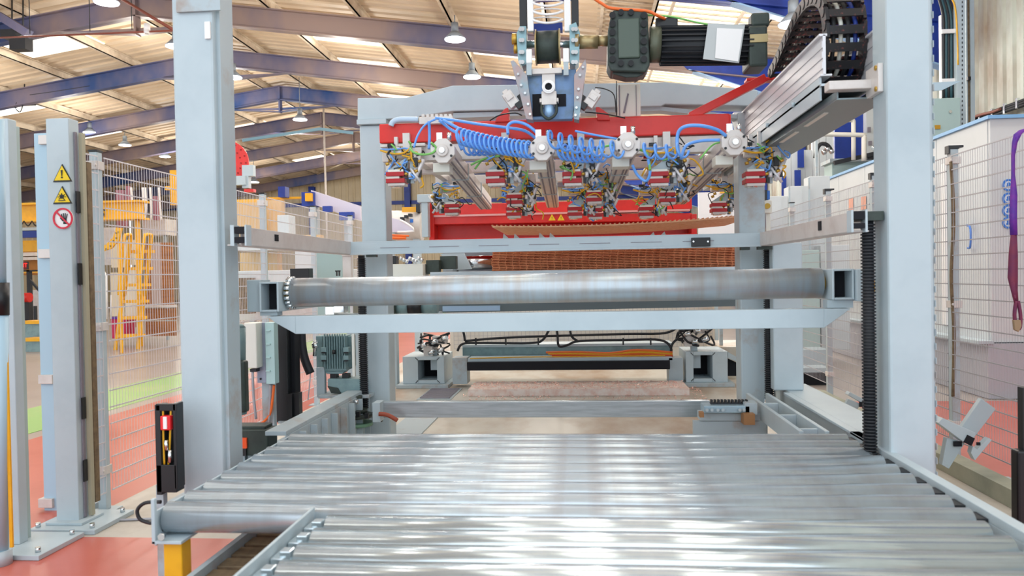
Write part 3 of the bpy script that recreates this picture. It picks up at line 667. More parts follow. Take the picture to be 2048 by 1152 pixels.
# gripper heads
def head(name, c, lb, seed, s=1., flip=1):
    r = random.Random(seed)
    t = T(name, c, lb, 'gripper', 'mesh gripper heads')
    def V(x, y, z): return c+Vector((x*flip, y, z))*s
    def bx(b, x0, x1, y0, y1, z0, z1):
        p, q_ = V(x0, y0, z0), V(x1, y1, z1); b.box(min(p.x, q_.x), max(p.x, q_.x), p.y, q_.y, p.z, q_.z)
    part('upper_clamp', REDC, t, lambda b: bx(b, -.055, .05, -.05, .05, .008, .032), .002)
    part('lower_clamp', REDC, t, lambda b: bx(b, -.055, .052, -.05, .05, -.03, -.006), .002)
    part('clamp_core', WHITE, t, lambda b: (bx(b, -.05, .02, -.04, .04, -.006, .008), bx(b, -.045, .045, -.045, .045, .032, .045)), .001)
    part('foot_disc', CHROME, t, lambda b: b.cyl(V(-.01, 0, -.052), V(-.01, 0, -.03), .03*s, 16))
    part('foot_plate', ALUP, t, lambda b: bx(b, -.045, .05, -.04, .04, -.045, -.03), .001)
    part('carrier_plate', GREY, t, lambda b: bx(b, .075, .098, -.01, .02, -.03, .15), .002)
    part('carrier_arm', ALUP, t, lambda b: (bx(b, -.045, .14, .01, .06, .12, .175), bx(b, .10, .14, -.02, .03, .0, .14)), .002)
    part('sloping_gusset', GREY2, t, lambda b: b.prism([(V(x, 0, z).x, V(x, 0, z).z) for x, z in ((-.05, .045), (.06, .045), (.07, .11), (.05, .11))], 'y', c.y-.02*s, c.y), .001)
    part('sensor', BLACK, t, lambda b: (bx(b, .06, .078, -.03, .0, -.03, .05), bx(b, .1, .125, -.04, -.02, .06, .11), bx(b, -.05, -.01, -.02, .01, .178, .195), bx(b, .12, .145, -.035, -.015, .0, .05)), .001)
    part('small_cylinder', ALU, t, lambda b: (b.cyl(V(.105, -.03, -.02), V(.16, -.03, .1), .012*s, 10), b.cyl(V(.085, -.035, .05), V(.14, -.035, -.03), .008*s, 8)))
    part('fitting', ALU, t, lambda b: (b.cyl(V(-.03, -.01, .14), V(.05, -.01, .145), .014*s, 10), b.cyl(V(-.02, -.01, .165), V(.02, -.01, .165), .012*s, 10), b.cyl(V(.08, -.03, .0), V(.08, -.03, .03), .012*s, 8)))
    part('brass_fitting', BRASS, t, lambda b: [b.cyl(V(x, -.04, z), V(x+.018, -.04, z+.006), .009*s, 8) for x, z in ((-.055, .075), (-.04, .095), (.11, .03), (.13, .085), (.07, .1), (.05, .015))])
    def hose(n, r0):
        def f(b):
            for _ in range(n):
                x, z = r.uniform(-.05, .14), r.uniform(.03, .2)
                pts = [V(x, -.03, z)]
                for k in range(4): pts.append(pts[-1]+Vector((r.uniform(-.035, .05), r.uniform(-.02, .02), r.uniform(-.05, .025)))*s)
                b.tube(pts, r0*s, 5, 4)
        return f
    part('yellow_hose', YELH, t, hose(4, .0048)); part('blue_hose', BLUEH, t, hose(3, .005)); part('green_hose', GRNH, t, hose(2, .0045)); part('black_wire', RUB, t, hose(6, .0035))
    part('yellow_feed', YELH, t, lambda b: b.tube([V(-.09, -.02, .16), V(-.05, -.03, .145), V(0, -.03, .135), V(.05, -.03, .14), V(.085, -.03, .16), V(.09, -.03, .09)], .006*s, 6))
    part('blue_feed', BLUEH, t, lambda b: b.tube([V(-.09, -.02, .165), V(0, -.035, .16), V(.06, -.03, .165), V(.1, -.03, .14)], .005*s, 6))
    part('hanger', ALUP, t, lambda b: (bx(b, .03, .07, .02, .05, .175, .26), bx(b, -.02, .0, .02, .05, .175, .24)))
    return t
NM = ['leftmost', 'second from the left', 'middle', 'fourth from the left', 'rightmost']
for i, x in enumerate((795, 993, 1145, 1317, 1508)):
    head('mesh_gripper', P(x, 364, 4.35)+Vector((0, 0, .02)), 'near gripper head with red clamps, %s of the front row' % NM[i], 11+i)
for i, (x, y) in enumerate(((1030, 400), (1188, 395), (1334, 396))):
    head('mesh_gripper', P(x, y, 5.0), 'gripper head of the middle row, %s' % ['left one beside the second front head', 'centre one', 'right one'][i], 31+i, .95)
for i, (x, y) in enumerate(((905, 418), (1028, 424), (1150, 424), (1292, 424), (1437, 416))):
    head('mesh_gripper', P(x, y, 5.6), 'far gripper head over the copper mesh, %s of the back row' % NM[i], 51+i, 1., -1 if i == 0 else 1)
head('mesh_gripper', P(1190, 426, 5.62), 'far gripper head doubled up right beside the middle one of the back row', 77, 1.)
# rail the heads hang from, behind the crossbeam
t = T('gripper_rails', (-.1, 5, 2.05), 'grey rails above the gripper heads, behind the red beam', 'frame')
for y in (5.02, 5.65): part('cross_rail', ALUP, t, lambda b: b.box(-1.05, 1.05, y, y+.06, 2.035, 2.1), .003)
for x in (-1.0, -.45, .0, .47, .98): part('long_rail', ALUP, t, lambda b: b.box(x, x+.05, 4.5, 5.7, 2.06, 2.11), .003)
# coiled hoses
def coil(p0, p1, turns, r, hr, sag=0, squash=.8, lead=()):
    pts = []; n = turns*10
    for k in range(n+1):
        s = k/n; a = 2*math.pi*turns*s; p = p0.lerp(p1, s)+Vector((0, 0, -sag*math.sin(math.pi*s)))
        pts.append(p+Vector((r*.5*math.cos(a), math.cos(a)*r*.7, math.sin(a)*r)))
    return MB().tube(list(lead)+pts, hr, 6, 2)
YH = 4.0
for (x0, y0, x1, y1, tn, r, lb, Y) in ((918, 272, 1064, 300, 16, .042, 'tight blue coiled air hose, left bunch of the coils', 4.02), (1066, 300, 1068, 300, 1, .01, '', 0),
        (1095, 277, 1240, 300, 7, .042, 'loose blue coiled air hose in front of the red beam, upper middle', 3.98), (1118, 302, 1206, 308, 9, .04, 'tight blue coiled air hose just right of the second cylinder', 4.06),
        (1283, 300, 1372, 300, 4, .036, 'blue coiled air hose between third and fourth cylinders', 4.0), (930, 296, 1020, 288, 9, .036, 'tight blue coil lying behind the left bunch', 4.12)):
    if not lb: continue
    o = coil(P(x0, y0, Y), P(x1, y1, Y), tn, r, .0068, .01).build('coiled_hose', BLUEH); tag(o, lb, 'hose', 'blue coiled air hoses')
def hosetop(pts, Y, lb, r=.0085, m=BLUEH, n='air_hose'):
    o = MB().tube([P(x, y, Y+(.02*math.sin(i*1.3))) for i, (x, y) in enumerate(pts)], r, 7, 5).build(n, m); tag(o, lb, 'hose', 'blue air hoses on the red beam' if m is BLUEH else None)
    if m is not BLUEH: del_g(o)
def del_g(o):
    if 'group' in o: del o['group']
hosetop([(870, 236), (905, 240), (955, 248), (1010, 255), (1050, 262), (1075, 280)], 4.28, 'blue hose from the manifold along the top of the red beam to the pulley coil')
hosetop([(878, 240), (900, 258), (915, 268), (918, 285), (924, 300)], 4.2, 'short blue hose dropping from the manifold into the left coil')
hosetop([(885, 240), (920, 258), (960, 276), (990, 290)], 4.18, 'blue hose slanting from the manifold across the left coil')
hosetop([(858, 242), (859, 270), (858, 298)], 4.25, 'straight vertical blue hose left of the first cylinder')
hosetop([(872, 238), (850, 250), (835, 272), (828, 295)], 4.24, 'violet blue hose arching down at the left end of the red beam', .006)
hosetop([(1016, 268), (1016, 252), (1028, 244), (1050, 248), (1070, 262), (1085, 280)], 4.1, 'blue hose arching up beside the carriage')
hosetop([(1150, 262), (1190, 270), (1235, 278)], 4.1, 'straight blue hose from the carriage to the third cylinder', .006)
hosetop([(1358, 310), (1354, 285), (1358, 262), (1375, 252), (1405, 252), (1435, 260), (1452, 272)], 4.0, 'blue hose arching over to the rightmost cylinder', .0095)
hosetop([(1362, 318), (1372, 292), (1400, 282), (1440, 280)], 4.05, 'lower blue hose running to the rightmost cylinder')
hosetop([(1265, 330), (1275, 350), (1292, 362), (1300, 345), (1296, 318)], 4.1, 'blue hose hanging in a loop under the third cylinder', .008)
hosetop([(1014, 300), (1040, 292), (1062, 288)], 4.05, 'short blue hose entering the second cylinder', .008)
hosetop([(862, 285), (872, 296), (864, 306), (845, 309), (828, 305), (820, 297)], 4.0, 'green hose looped in front of the first end cap', .006, GRNH)
hosetop([(1400, 318), (1425, 290), (1450, 284), (1475, 283)], 4.08, 'green hose curving to the rightmost cylinder', .005, GRNH)
hosetop([(1190, 300), (1200, 295), (1225, 290), (1240, 288)], 4.08, 'green hose ending at the third cylinder', .006, GRNH)
hosetop([(1275, 298), (1292, 305), (1298, 322), (1300, 340)], 4.08, 'green hose falling right of the third cylinder', .007, GRNH)
hosetop([(942, 330), (958, 322), (975, 316), (1000, 312)], 4.3, 'green hose spray right of the first cylinder', .006, GRNH)
hosetop([(950, 338), (965, 320), (985, 314)], 4.32, 'short green hose crossing the spray beside the first cylinder', .006, GRNH)
# ================================================================ MESH MATS
def mat_mesh(name, x0, x1, y0, y1, m, px=.05, py=.05, r=.003, sag=0.):
    b = MB(); n = int(round((y1-y0)/py)); k = int(round((x1-x0)/px))
    segs = 8 if sag else 1
    def z(x): u = (x-x0)/(x1-x0); return -sag*4*u*(1-u)
    for i in range(n+1):
        y = y0+(y1-y0)*i/n
        for j in range(segs):
            xa = x0+(x1-x0)*j/segs; xb = x0+(x1-x0)*(j+1)/segs; b.bar((xa, y, z(xa)), (xb, y, z(xb)), 2*r, 2*r)
    for i in range(k+1):
        x = x0+(x1-x0)*i/k; b.box(x-r, x+r, y0, y1, z(x)+2*r*.6, z(x)+2*r*1.6)
    return b, z
# held mat: a mat is one thing; its wires are joined because there are hundreds
t = T('wire_mesh_mat', (.3, 5.8, 1.70), 'copper-coloured mesh mat held level by the grippers', 'mesh mat')
b, z = mat_mesh('wires', -.63, 1.24, 5.6, 6.75, COPPER, .033, .033, .0042, .025); b.v = [v+Vector((0, 0, 1.715+.02*(v.x+.63))) for v in b.v]
b.build('wires', COPPER, t, kind='stuff')
o0 = None
b, z = mat_mesh('wires', -.70, 1.245, 6.2, 7.2, RUST, .055, .1, .0035)
for v in b.v: v.z += 1.398
for i in range(15):
    if o0 is None:
        o0 = b.build('wire_mesh_mat', RUST); base = o0.location.copy(); o = o0
    else:
        o = o0.copy(); COL.objects.link(o)
    o.location = base+Vector((random.uniform(-.006, .006), random.uniform(-.008, .008), .0131*i))
    tag(o, 'rusty mesh mat at the very top of the flat stack' if i == 14 else 'rusty mesh mat at the very bottom of the flat stack' if i == 0 else 'rusty mesh mat inside the flat stack seen edge-on', 'mesh mat', 'stacked mesh mats' if 0 < i < 14 else 'top and bottom of the mat stack')
t = T('stack_table', (.3, 6.6, .3), 'grey table with dark front panel under the mesh stack', 'table')
part('front_panel', mat('dark_slate_panel', '5C6A70', .5), t, lambda b: b.pprism([(872, 608), (885, 598), (1500, 592), (1490, 612), (875, 626)], 6.05, .05))
part('top_slab', STEEL, t, lambda b: b.box(-1.2, 1.3, 6.15, 7.3, 1.355, 1.396), .002)
part('support_beam', GREY, t, lambda b: (b.box(-1.74, 1.42, 6.3, 6.38, 1.30, 1.354)), .002)
part('panel_edge', WHITE, t, lambda b: b.pbox(880, 597, 1012, 601, 6.03, .02))
part('pale_blue_strip', mat('pale_blue_steel', '9CB9D6', .4), t, lambda b: b.pbox(885, 612, 1000, 622, 5.95, .03))  # plain strip of pale blue steel
part('leg', GREY, t, lambda b: (b.box(-1.74, -1.66, 6.3, 6.38, .301, 1.3), b.box(1.32, 1.4, 6.3, 6.38, .301, 1.3)))
# ================================================================ RED WELDING PORTAL
t = T('welding_portal', (-.1, 7.1, .3), 'wide red machine portal behind the grippers', 'machine')
part('upper_beam', RED, t, lambda b: (b.pbox(862, 403, 1384, 424, 7.0, .3), b.pprism([(862, 429), (1384, 426), (1384, 441), (862, 449)], 6.98, .3)), .004)
part('guide_rail', mat('pink_rail', 'E9A9A6', .3), t, lambda b: b.pbox(866, 424, 1380, 428, 6.96, .1))
part('recess', RED, t, lambda b: b.pbox(868, 444, 1384, 479, 7.2, .05))
part('side_column', RED, t, lambda b: (b.pbox(858, 405, 868, 482, 6.96, .2), b.pbox(1383, 428, 1394, 480, 6.96, .25)), .003)
part('sill', RED, t, lambda b: b.pbox(858, 473, 1396, 482, 6.9, .15), .002)
part('base_panel', GREY2, t, lambda b: b.box(-1.3, 1.0, 7.3, 7.35, 1.05, 1.66))
part('leg', GREY2, t, lambda b: (b.box(-1.9, -1.78, 7.36, 7.46, .301, 1.35), b.box(1.52, 1.62, 7.36, 7.46, .301, 1.35), b.box(-1.9, 1.62, 7.36, 7.46, 1.25, 1.35)))
part('grey_post', GREY, t, lambda b: (b.pbox(843, 402, 856, 474, 6.8, .1), b.pbox(834, 388, 892, 404, 6.78, .1)), .004)
part('screw_rod', RUB, t, lambda b: (b.cyl(P(856, 470, 6.9), P(856, 410, 6.9), .012, 10), [b.cyl(P(856, 410+4*k, 6.9), P(856, 412+4*k, 6.9), .018, 8) for k in range(15)]))
for (x, s) in ((1104, '!'), (1122, '!')):
    c = P(x, 435, 6.93)
    sg = part('warning_sign', SIGNY, t, lambda b: b.prism([(c.x-.032, c.z-.026), (c.x+.032, c.z-.026), (c.x, c.z+.03)], 'y', c.y, c.y+.004))
    text(s, sg, (c.x, c.y-.003, c.z-.006), .035, BLACK)
t = T('tooth_bar', (-.1, 5.7, 1.5), 'row of grey steel teeth standing before the red portal', 'bar')
part('bar', GREY, t, lambda b: b.pbox(905, 484, 1380, 493, 5.9, .05))
for (x, y) in ((1010, 470), (1032, 470), (1082, 468), (1103, 468), (1300, 464), (1322, 463)):
    part('tooth', GREY, t, lambda b: b.pprism([(x-5, y+12), (x-3, y-3) if x < 1200 else (x+7, y), (x+11, y+10)], 5.88, .012))
# ================================================================ DECK AND LOWER MACHINE
dk = part('machine_deck', mat('stained_deck', 'CFCBC0', .4, .1, 'A98E74', 1.6, .36, .02, stretch=(1, .5, 1)), None, lambda b: b.box(-2.1, 2.0, 4.9, 9.0, .005, .3)); tag(dk, 'low pale deck stained with rust under the mesh stack', 'platform')
FLP = mat('stained_deck_near', 'D2CDC2', .4, .1, 'AD9478', 2.2, .36)
dk2 = T('deck_plate', (0, 4.2, .2), 'flat rust-stained plates just behind the rear rollers', 'platform')
part('plate', FLP, dk2, lambda b: b.box(-1.30, -.12, 3.5, 4.88, .28, .3)); part('plate', FLP, dk2, lambda b: b.box(-.1, .95, 3.5, 4.88, .28, .3))
part('bearer', DKG, dk2, lambda b: (b.box(-1.3, -1.2, 3.5, 4.88, .005, .28), b.box(.8, .9, 3.5, 4.88, .005, .28)))
t = T('drain_grating', (-1.3, 7, .3), 'small grey drain grating set in the pale deck', 'grating')
part('frame', GREY2, t, lambda b: b.box(-1.42, -1.12, 6.55, 7.2, .301, .306))
for k in range(9): part('bar', SLOT, t, lambda b: b.box(-1.40, -1.14, 6.6+.065*k, 6.63+.065*k, .306, .316))
t = T('plate_strip', (-1.0, 5.6, .3), 'grey steel strip crossing the deck left of the stained area', 'strip')
part('strip', GREY2, t, lambda b: b.box(-1.32, -1.08, 4.95, 6.5, .301, .307))
def block(x0, y0, x1, y1, bx0, bx1, lb, Y=7.3):
    a = P(x0, y1, Y); c = P(x1, y0, Y)
    t = T('support_block', ((a.x+c.x)/2, Y, .301), lb, 'support')
    z0 = .335; z1 = P((x0+x1)/2, y0, Y).z
    h0 = P(bx0, (y0+y1)/2, Y).x; h1 = P(bx1, (y0+y1)/2, Y).x
    g = .035
    part('block', GREY, t, lambda b: (b.box(a.x, h0, Y, Y+.5, z0, z1), b.box(h1, c.x, Y, Y+.5, z0, z1), b.box(h0, h1, Y, Y+.5, z0, z0+g), b.box(h0, h1, Y, Y+.5, z1-g, z1)), .004)
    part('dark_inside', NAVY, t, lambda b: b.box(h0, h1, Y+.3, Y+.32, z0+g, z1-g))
    part('inner_plate', GREY, t, lambda b: b.box(h1-.08 if x0 < 1000 else h0, h1 if x0 < 1000 else h0+.08, Y+.1, Y+.12, z0+.12, z1-g))
    part('foot_plate', GREY2, t, lambda b: b.box(a.x-.05, c.x+.05, Y-.08, Y+.55, .301, .335), .003)
    part('corner_weld', RUB, t, lambda b: [b.bar((hx, Y-.002, hz), (hx+sx*.025, Y-.002, hz+sz*.025), .006, .004, (0, 1, 0)) for hx, sx in ((h0, -1), (h1, 1)) for hz, sz in ((z0+g, -1), (z1-g, 1))])
block(806, 713, 888, 768, 836, 874, 'open square steel box on the deck, left one')
block(1372, 703, 1455, 764, 1387, 1425, 'open square steel box on the deck, right one')
t = T('deck_crossbeams', (0, 7.4, .3), 'grey and black crossbeams spanning between the two open boxes', 'beam')
part('grey_beam', TEALG, t, lambda b: b.pbox(925, 693, 1345, 715, 7.6, .1), .003)
part('pale_shelf', GREY, t, lambda b: (b.pbox(925, 688, 1345, 693, 7.55, .3), b.pbox(935, 716, 1345, 722, 7.3, .3)))
part('black_beam', NAVY, t, lambda b: b.pbox(934, 723, 1340, 740, 7.25, .1), .003)
part('support_foot', GREY2, t, lambda b: (b.pbox(905, 716, 934, 768, 7.3, .2), b.pbox(1338, 716, 1366, 766, 7.3, .2)))
part('sill_plate', mat('copper_dusted_plate', 'EFE2DA', .5, .0, 'E2BEB0', 14, .5), t, lambda b: b.box(-1.0, .92, 6.75, 7.25, .301, .36))
t = T('orange_cable_run', (.5, 7.4, .4), 'bundle of orange cables lying on the right half of the crossbeam', 'cable')
for k in range(5):
    part('cable', ORG if k % 2 == 0 else YELH if k == 1 else mat('red_cable', 'E0452A', .4), t, lambda b: b.tube([P(1092+4*k, 705+2*k, 7.4), P(1150, 704+3*k, 7.4), P(1220, 706+2*k, 7.4), P(1275, 700+4*k, 7.4), P(1345, 705+2.4*k, 7.4)], .011, 6, 5))
part('thin_cable', YELH, t, lambda b: b.tube([P(940, 717, 7.3), P(1050, 714, 7.3), P(1180, 713, 7.3), P(1330, 711, 7.3)], .006, 5))
# copper chips
def chips():
    b = MB(); r = random.Random(4)
    for _ in range(1300):
        x = r.uniform(-1.05, 1.05); d = abs(r.gauss(0, .38)); y = 7.22-d if r.random() < .8 else 7.22-r.uniform(0, 1.3)
        if y < 5.1: continue
        z = .362 if (y > 6.75 and -1.0 < x < .92) else .304
        s = r.uniform(.004, .011); R = Matrix.Rotation(r.uniform(0, 6.28), 3, 'Z') @ Matrix.Rotation(r.uniform(-.7, .7), 3, 'X')
        b.add([Vector((x, y, z+s*.3))+R@Vector(v)*s for v in ((-1, -.5, 0), (1, -.5, .2), (.2, 1, .1), (0, 0, .6))], [(0, 1, 2), (0, 1, 3), (1, 2, 3), (2, 0, 3)])
    return b
o = chips().build('copper_chips', mat('copper_chip', 'FFCDBE', .25, .25), None, kind='stuff'); tag(o, 'glittering copper chips scattered over the deck below the crossbeam', 'metal chips')
# cables sagging in front of the back wall
t = T('cable_harness', (0, 7.5, .5), 'black cables strung between the open steel boxes', 'cable')
for pts in ([(915, 702), (925, 688), (960, 686), (1060, 686), (1085, 680), (1098, 660), (1112, 640)], [(930, 682), (1000, 676), (1100, 672), (1250, 668), (1330, 666), (1360, 650), (1372, 640)],
            [(1112, 640), (1115, 670), (1118, 692), (1135, 690), (1160, 682), (1250, 680), (1320, 680), (1342, 696), (1340, 716), (1352, 724)], [(905, 640), (925, 660), (930, 682)],
            [(1345, 722), (1342, 696), (1352, 680), (1372, 676)], [(1140, 640), (1142, 670), (1155, 682)]):
    part('cable', RUB, t, lambda b: b.tube([P(x, y, 7.45) for x, y in pts], .012, 7, 5))
part('clip', BLACK, t, lambda b: [b.pbox(x, 676, x+3, 690, 7.42, .02) for x in (950, 1010, 1075, 1245, 1300)])
def tangle(c, n, sp, seed):
    r = random.Random(seed); b = MB()
    for _ in range(n):
        pts = [c+Vector((r.uniform(-sp, sp), r.uniform(-.1, .1), r.uniform(-sp, sp)*.7)) for _ in range(4)]; b.tube(pts, r.uniform(.008, .014), 6, 5)
    return b
for (x, y, lb, sd) in ((868, 690, 'knot of black hoses and chrome couplings above the left open box', 3), (1388, 668, 'knot of black hoses and chrome couplings above the right open box', 5)):
    c = P(x, y, 7.4); t = T('hose_coupling', c, lb, 'coupling')
    tangle(c, 9, .16, sd).build('hose', RUB, t)
    part('coupling', CHROME, t, lambda b: [b.cyl(c+Vector((dx, -.1, dz)), c+Vector((dx+.05, -.12, dz+.02)), .022, 12) for dx, dz in ((-.1, 0), (0, .03), (.06, -.05), (-.03, -.07), (.1, .06))])
    part('valve_body', ALUP, t, lambda b: (b.cbox(c+Vector((-.05, 0, -.06)), (.09, .1, .1)), b.cbox(c+Vector((.06, 0, .05)), (.14, .08, .08)), b.cbox(c+Vector((0, .05, -.1)), (.04, .05, .16))), .004)
    part('stand', GREY2, t, lambda b: b.box(c.x-.03, c.x+.03, 7.4, 7.46, .6, c.z-.05))
# stained white boards and mesh behind
t = T('back_screen', (.2, 9.1, .3), 'long pale stained screen wall behind the lower machine', 'screen')
part('board', mat('stained_white_board', 'DCDCD6', .5, 0, 'C3B5A2', 1.3, .36, stretch=(1, 1, .4)), t, lambda b: b.box(-1.55, 1.55, 9.1, 9.14, .005, 1.15))
part('wires', WIRER, t, lambda b: ([b.box(-1.5+.05*k, -1.496+.05*k, 9.06, 9.064, .5, .95) for k in range(61)], [b.box(-1.5, 1.5, 9.06, 9.064, .5+.05*k, .504+.05*k) for k in range(10)]))
# right hand low machine bed
t = T('pale_machine_bed', (2, 8.6, .3), 'pale stained bed with a dark gap beside the right open box', 'machine')
part('bed', FLP, t, lambda b: b.box(1.35, 1.9, 7.75, 8.5, .301, .62), .004)
part('wedge', GREY2, t, lambda b: b.pprism([(1456, 704), (1477, 716), (1477, 725), (1456, 716)], 7.4, .1))
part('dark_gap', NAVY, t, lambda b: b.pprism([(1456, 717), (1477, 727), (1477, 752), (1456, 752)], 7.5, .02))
part('stained_post', GREY2, t, lambda b: b.pbox(1440, 655, 1446, 697, 7.9, .05))
# transverse chain drive parts at both ends of the cross rail
t = T('chain_guide', (.8, 4.4, .5), 'chain guide plates at the right end of the low cross rail', 'machine part')
part('plate', mat('pale_blue_plate', 'A9C4D2', .35, .3), t, lambda b: (b.pbox(1408, 812, 1500, 826, 4.2, .12),), .003)
part('chain', RUB, t, lambda b: [b.pbox(1422+7*k, 800, 1426+7*k, 806, 4.25, .03) for k in range(11)]+[b.pbox(1422, 806, 1502, 809, 4.25, .04)])
part('bolt', GREY2, t, lambda b: [b.cyl(P(x, 820, 4.18), P(x, 820, 4.2), .009, 8) for x in (1414, 1424, 1436, 1446, 1480, 1488)])
part('bracket', GREY2, t, lambda b: (b.pbox(1490, 806, 1515, 830, 4.2, .1), b.pbox(1400, 826, 1540, 842, 4.25, .1)), .003)
part('brown_block', mat('rust_brown', 'A4784E', .6), t, lambda b: (b.pbox(1488, 828, 1510, 850, 4.15, .08), b.pbox(1538, 835, 1552, 846, 4.1, .06), b.pbox(1400, 825, 1408, 835, 4.15, .05)))
part('support', GREY2, t, lambda b: b.box(.6, .95, 4.26, 4.3, .301, .55))
t = T('chain_drive', (-1.2, 4.4, .3), 'dark oily chain drive under the left motor bracket', 'machine part')
c = P(712, 818, 4.6)
part('sprocket', DKG, t, lambda b: (b.cyl(c+Vector((0, 0, -.05)), c+Vector((0, 0, -.03)), .1, 20), b.cyl(c+Vector((0, 0, -.02)), c+Vector((0, 0, .0)), .07, 16), b.cyl(c, c+Vector((0, 0, .08)), .04, 12)))
part('bolt', CHROME, t, lambda b: [b.cyl(P(x, 800, 4.5), P(x+1, 808, 4.5), .014, 8) for x in (690, 698, 712)])
part('green_base', mat('green_steel', '6F9A80', .4), t, lambda b: b.cyl(c+Vector((0, 0, -.1)), c+Vector((0, 0, -.08)), .1, 20))
part('chain_links', BLACK, t, lambda b: [b.cbox(c+Vector((.12*math.cos(a)+.06, -.04+.08*math.sin(a), -.03+.02*math.sin(3*a))), (.022, .022, .03)) for a in [k*.42 for k in range(15)]])
part('rod', mat('rust_red_rod', '9E4A34', .5), t, lambda b: b.tube([P(758, 828, 4.4), P(775, 830, 4.4), P(795, 841, 4.4)], .014, 6))
part('stand', GREY2, t, lambda b: b.cyl((c.x, c.y, .301), (c.x, c.y, c.z-.09), .05, 12))
part('bracket_plate', GREY, t, lambda b: b.pbox(745, 806, 760, 844, 4.42, .1))
# ================================================================ LEFT SIDE MACHINE PARTS
t = T('bracket_motor', P(668, 790, 4.75), 'grey-green ribbed motor standing upright on a bracket behind the channel beam', 'motor')
def body(b):
    b.pbox(646, 672, 692, 742, 4.75, .13)
    for k in range(9): b.pbox(648+5*k, 668, 650+5*k, 738, 4.73, .02)
    b.pprism([(648, 742), (690, 742), (684, 748), (654, 748)], 4.76, .1)
part('ribbed_body', TEALG, t, body, .003)
part('side_lug', TEALG, t, lambda b: [b.pbox(x, y, x+11, y+10, 4.72, .05) for x in (641, 686) for y in (695, 711)], .002)
part('lug_bolt', BLACK, t, lambda b: [b.pbox(x+2, y+9, x+9, y+12, 4.71, .04) for x in (641, 686) for y in (695, 711)])
part('top_stub', BLACK, t, lambda b: b.cyl(P(668, 700, 4.71), P(668, 708, 4.71), .012, 8))
part('side_flange', TEALG, t, lambda b: (b.pbox(632, 672, 645, 735, 4.8, .1), b.pbox(693, 672, 703, 735, 4.8, .1)), .004)
part('gear_box', TEALG, t, lambda b: (b.pprism([(655, 758), (728, 758), (728, 788), (684, 788), (676, 780), (655, 776)], 4.72, .18)), .004)
part('gear_box_side', DKG, t, lambda b: (b.pprism([(655, 772), (676, 776), (682, 788), (662, 786)], 4.715, .02), b.pbox(722, 760, 729, 786, 4.71, .03)))
part('foot', BLACK, t, lambda b: (b.pbox(660, 748, 672, 758, 4.76, .06), b.pbox(684, 748, 696, 758, 4.76, .06)))
part('bracket', GREY2, t, lambda b: (b.pbox(633, 735, 649, 795, 4.74, .04), b.pbox(636, 791, 738, 797, 4.66, .3)), .002)
part('white_conduit', WHITE, t, lambda b: b.pbox(704, 668, 709, 753, 4.66, .02))
part('chrome_fittings', CHROME, t, lambda b: (b.cyl(P(631, 680, 4.7), P(629, 712, 4.7), .012, 8), b.cyl(P(626, 692, 4.7), P(636, 690, 4.7), .02, 8)))
t = T('flexible_conduit', P(612, 750, 4.7), 'black flexible conduit curving down left of the ribbed motor', 'conduit')
part('conduit', RUB, t, lambda b: b.tube([P(602, 640, 4.7), P(604, 690, 4.7), P(610, 720, 4.7), P(621, 747, 4.7)], .027, 10, 5))
part('wire', WIREL, t, lambda b: b.tube([P(621, 747, 4.7), P(619, 770, 4.7), P(616, 800, 4.7)], .004))
t = T('black_post', P(574, 840, 4.55), 'pair of black steel posts bolted to the base rail at left', 'post')
part('post', BLACK, t, lambda b: (b.pbox(551, 640, 575, 845, 4.5, .09),), .004)
part('post', NAVY, t, lambda b: (b.pbox(576, 640, 590, 835, 4.56, .09),), .004)
part('foot_plate', BLACK, t, lambda b: (b.pbox(572, 788, 584, 845, 4.49, .06), b.pbox(586, 786, 598, 838, 4.52, .06)), .002)
part('base_plate', GREY2, t, lambda b: b.pbox(556, 843, 602, 847, 4.48, .15))
t = T('junction_box', P(512, 735, 4.2), 'tall pale junction box with a grey mounting plate beside the left column', 'box')
part('cover', WHITE, t, lambda b: b.pbox(488, 646, 513, 737, 4.2, .1), .006)
part('mounting_plate', mat('zinc_plate', '9AA2B4', .4, .4), t, lambda b: b.pbox(513, 645, 531, 766, 4.28, .02), .002)
part('hinge_profile', mat('teal_profile', 'B2D2D2', .4), t, lambda b: (b.pbox(531, 645, 549, 768, 4.26, .06), [b.pbox(531, 660+27*k, 540, 663+27*k, 4.25, .02) for k in range(4)]), .002)
part('screw', BLACK, t, lambda b: (b.disc(P(519, 655, 4.275), .006), b.disc(P(521, 758, 4.275), .006)))
part('gland', RUB, t, lambda b: (b.pbox(500, 738, 512, 744, 4.22, .05),))
part('cable', WIRER, t, lambda b: (b.tube([P(505, 742, 4.23), P(507, 790, 4.23), P(512, 838, 4.23)], .008), b.tube([P(541, 768, 4.3), P(540, 800, 4.3), P(538, 845, 4.3)], .008)))
part('orange_cable', ORG, t, lambda b: b.tube([P(548, 770, 4.3), P(545, 800, 4.3), P(539, 830, 4.3), P(520, 850, 4.3)], .008))
part('support', GREY2, t, lambda b: b.box(P(522, 700, 4.32).x, P(545, 700, 4.32).x, 4.32, 4.36, .005, P(520, 650, 4.32).z))
t = T('column_motor', P(480, 800, 3.5), 'dark upright motor mostly hidden behind the left column', 'motor')
part('housing', TEALG, t, lambda b: (b.cyl(P(472, 828, 3.6), P(472, 722, 3.6), .05, 18), b.cyl(P(472, 722, 3.6), P(472, 655, 3.6), .045, 18), b.cyl(P(472, 655, 3.6), P(472, 648, 3.6), .045, 18, .03)))
part('terminal_cover', DKG, t, lambda b: b.pbox(464, 722, 490, 826, 3.53, .05), .01)
t = T('gear_drive', P(505, 900, 3.65), 'dark gear drive box with an orange label at the corner of the rollers', 'gear unit')
part('box', DKG, t, lambda b: (b.pbox(470, 860, 536, 912, 3.7, .12), b.pbox(466, 852, 530, 862, 3.72, .1)), .006)
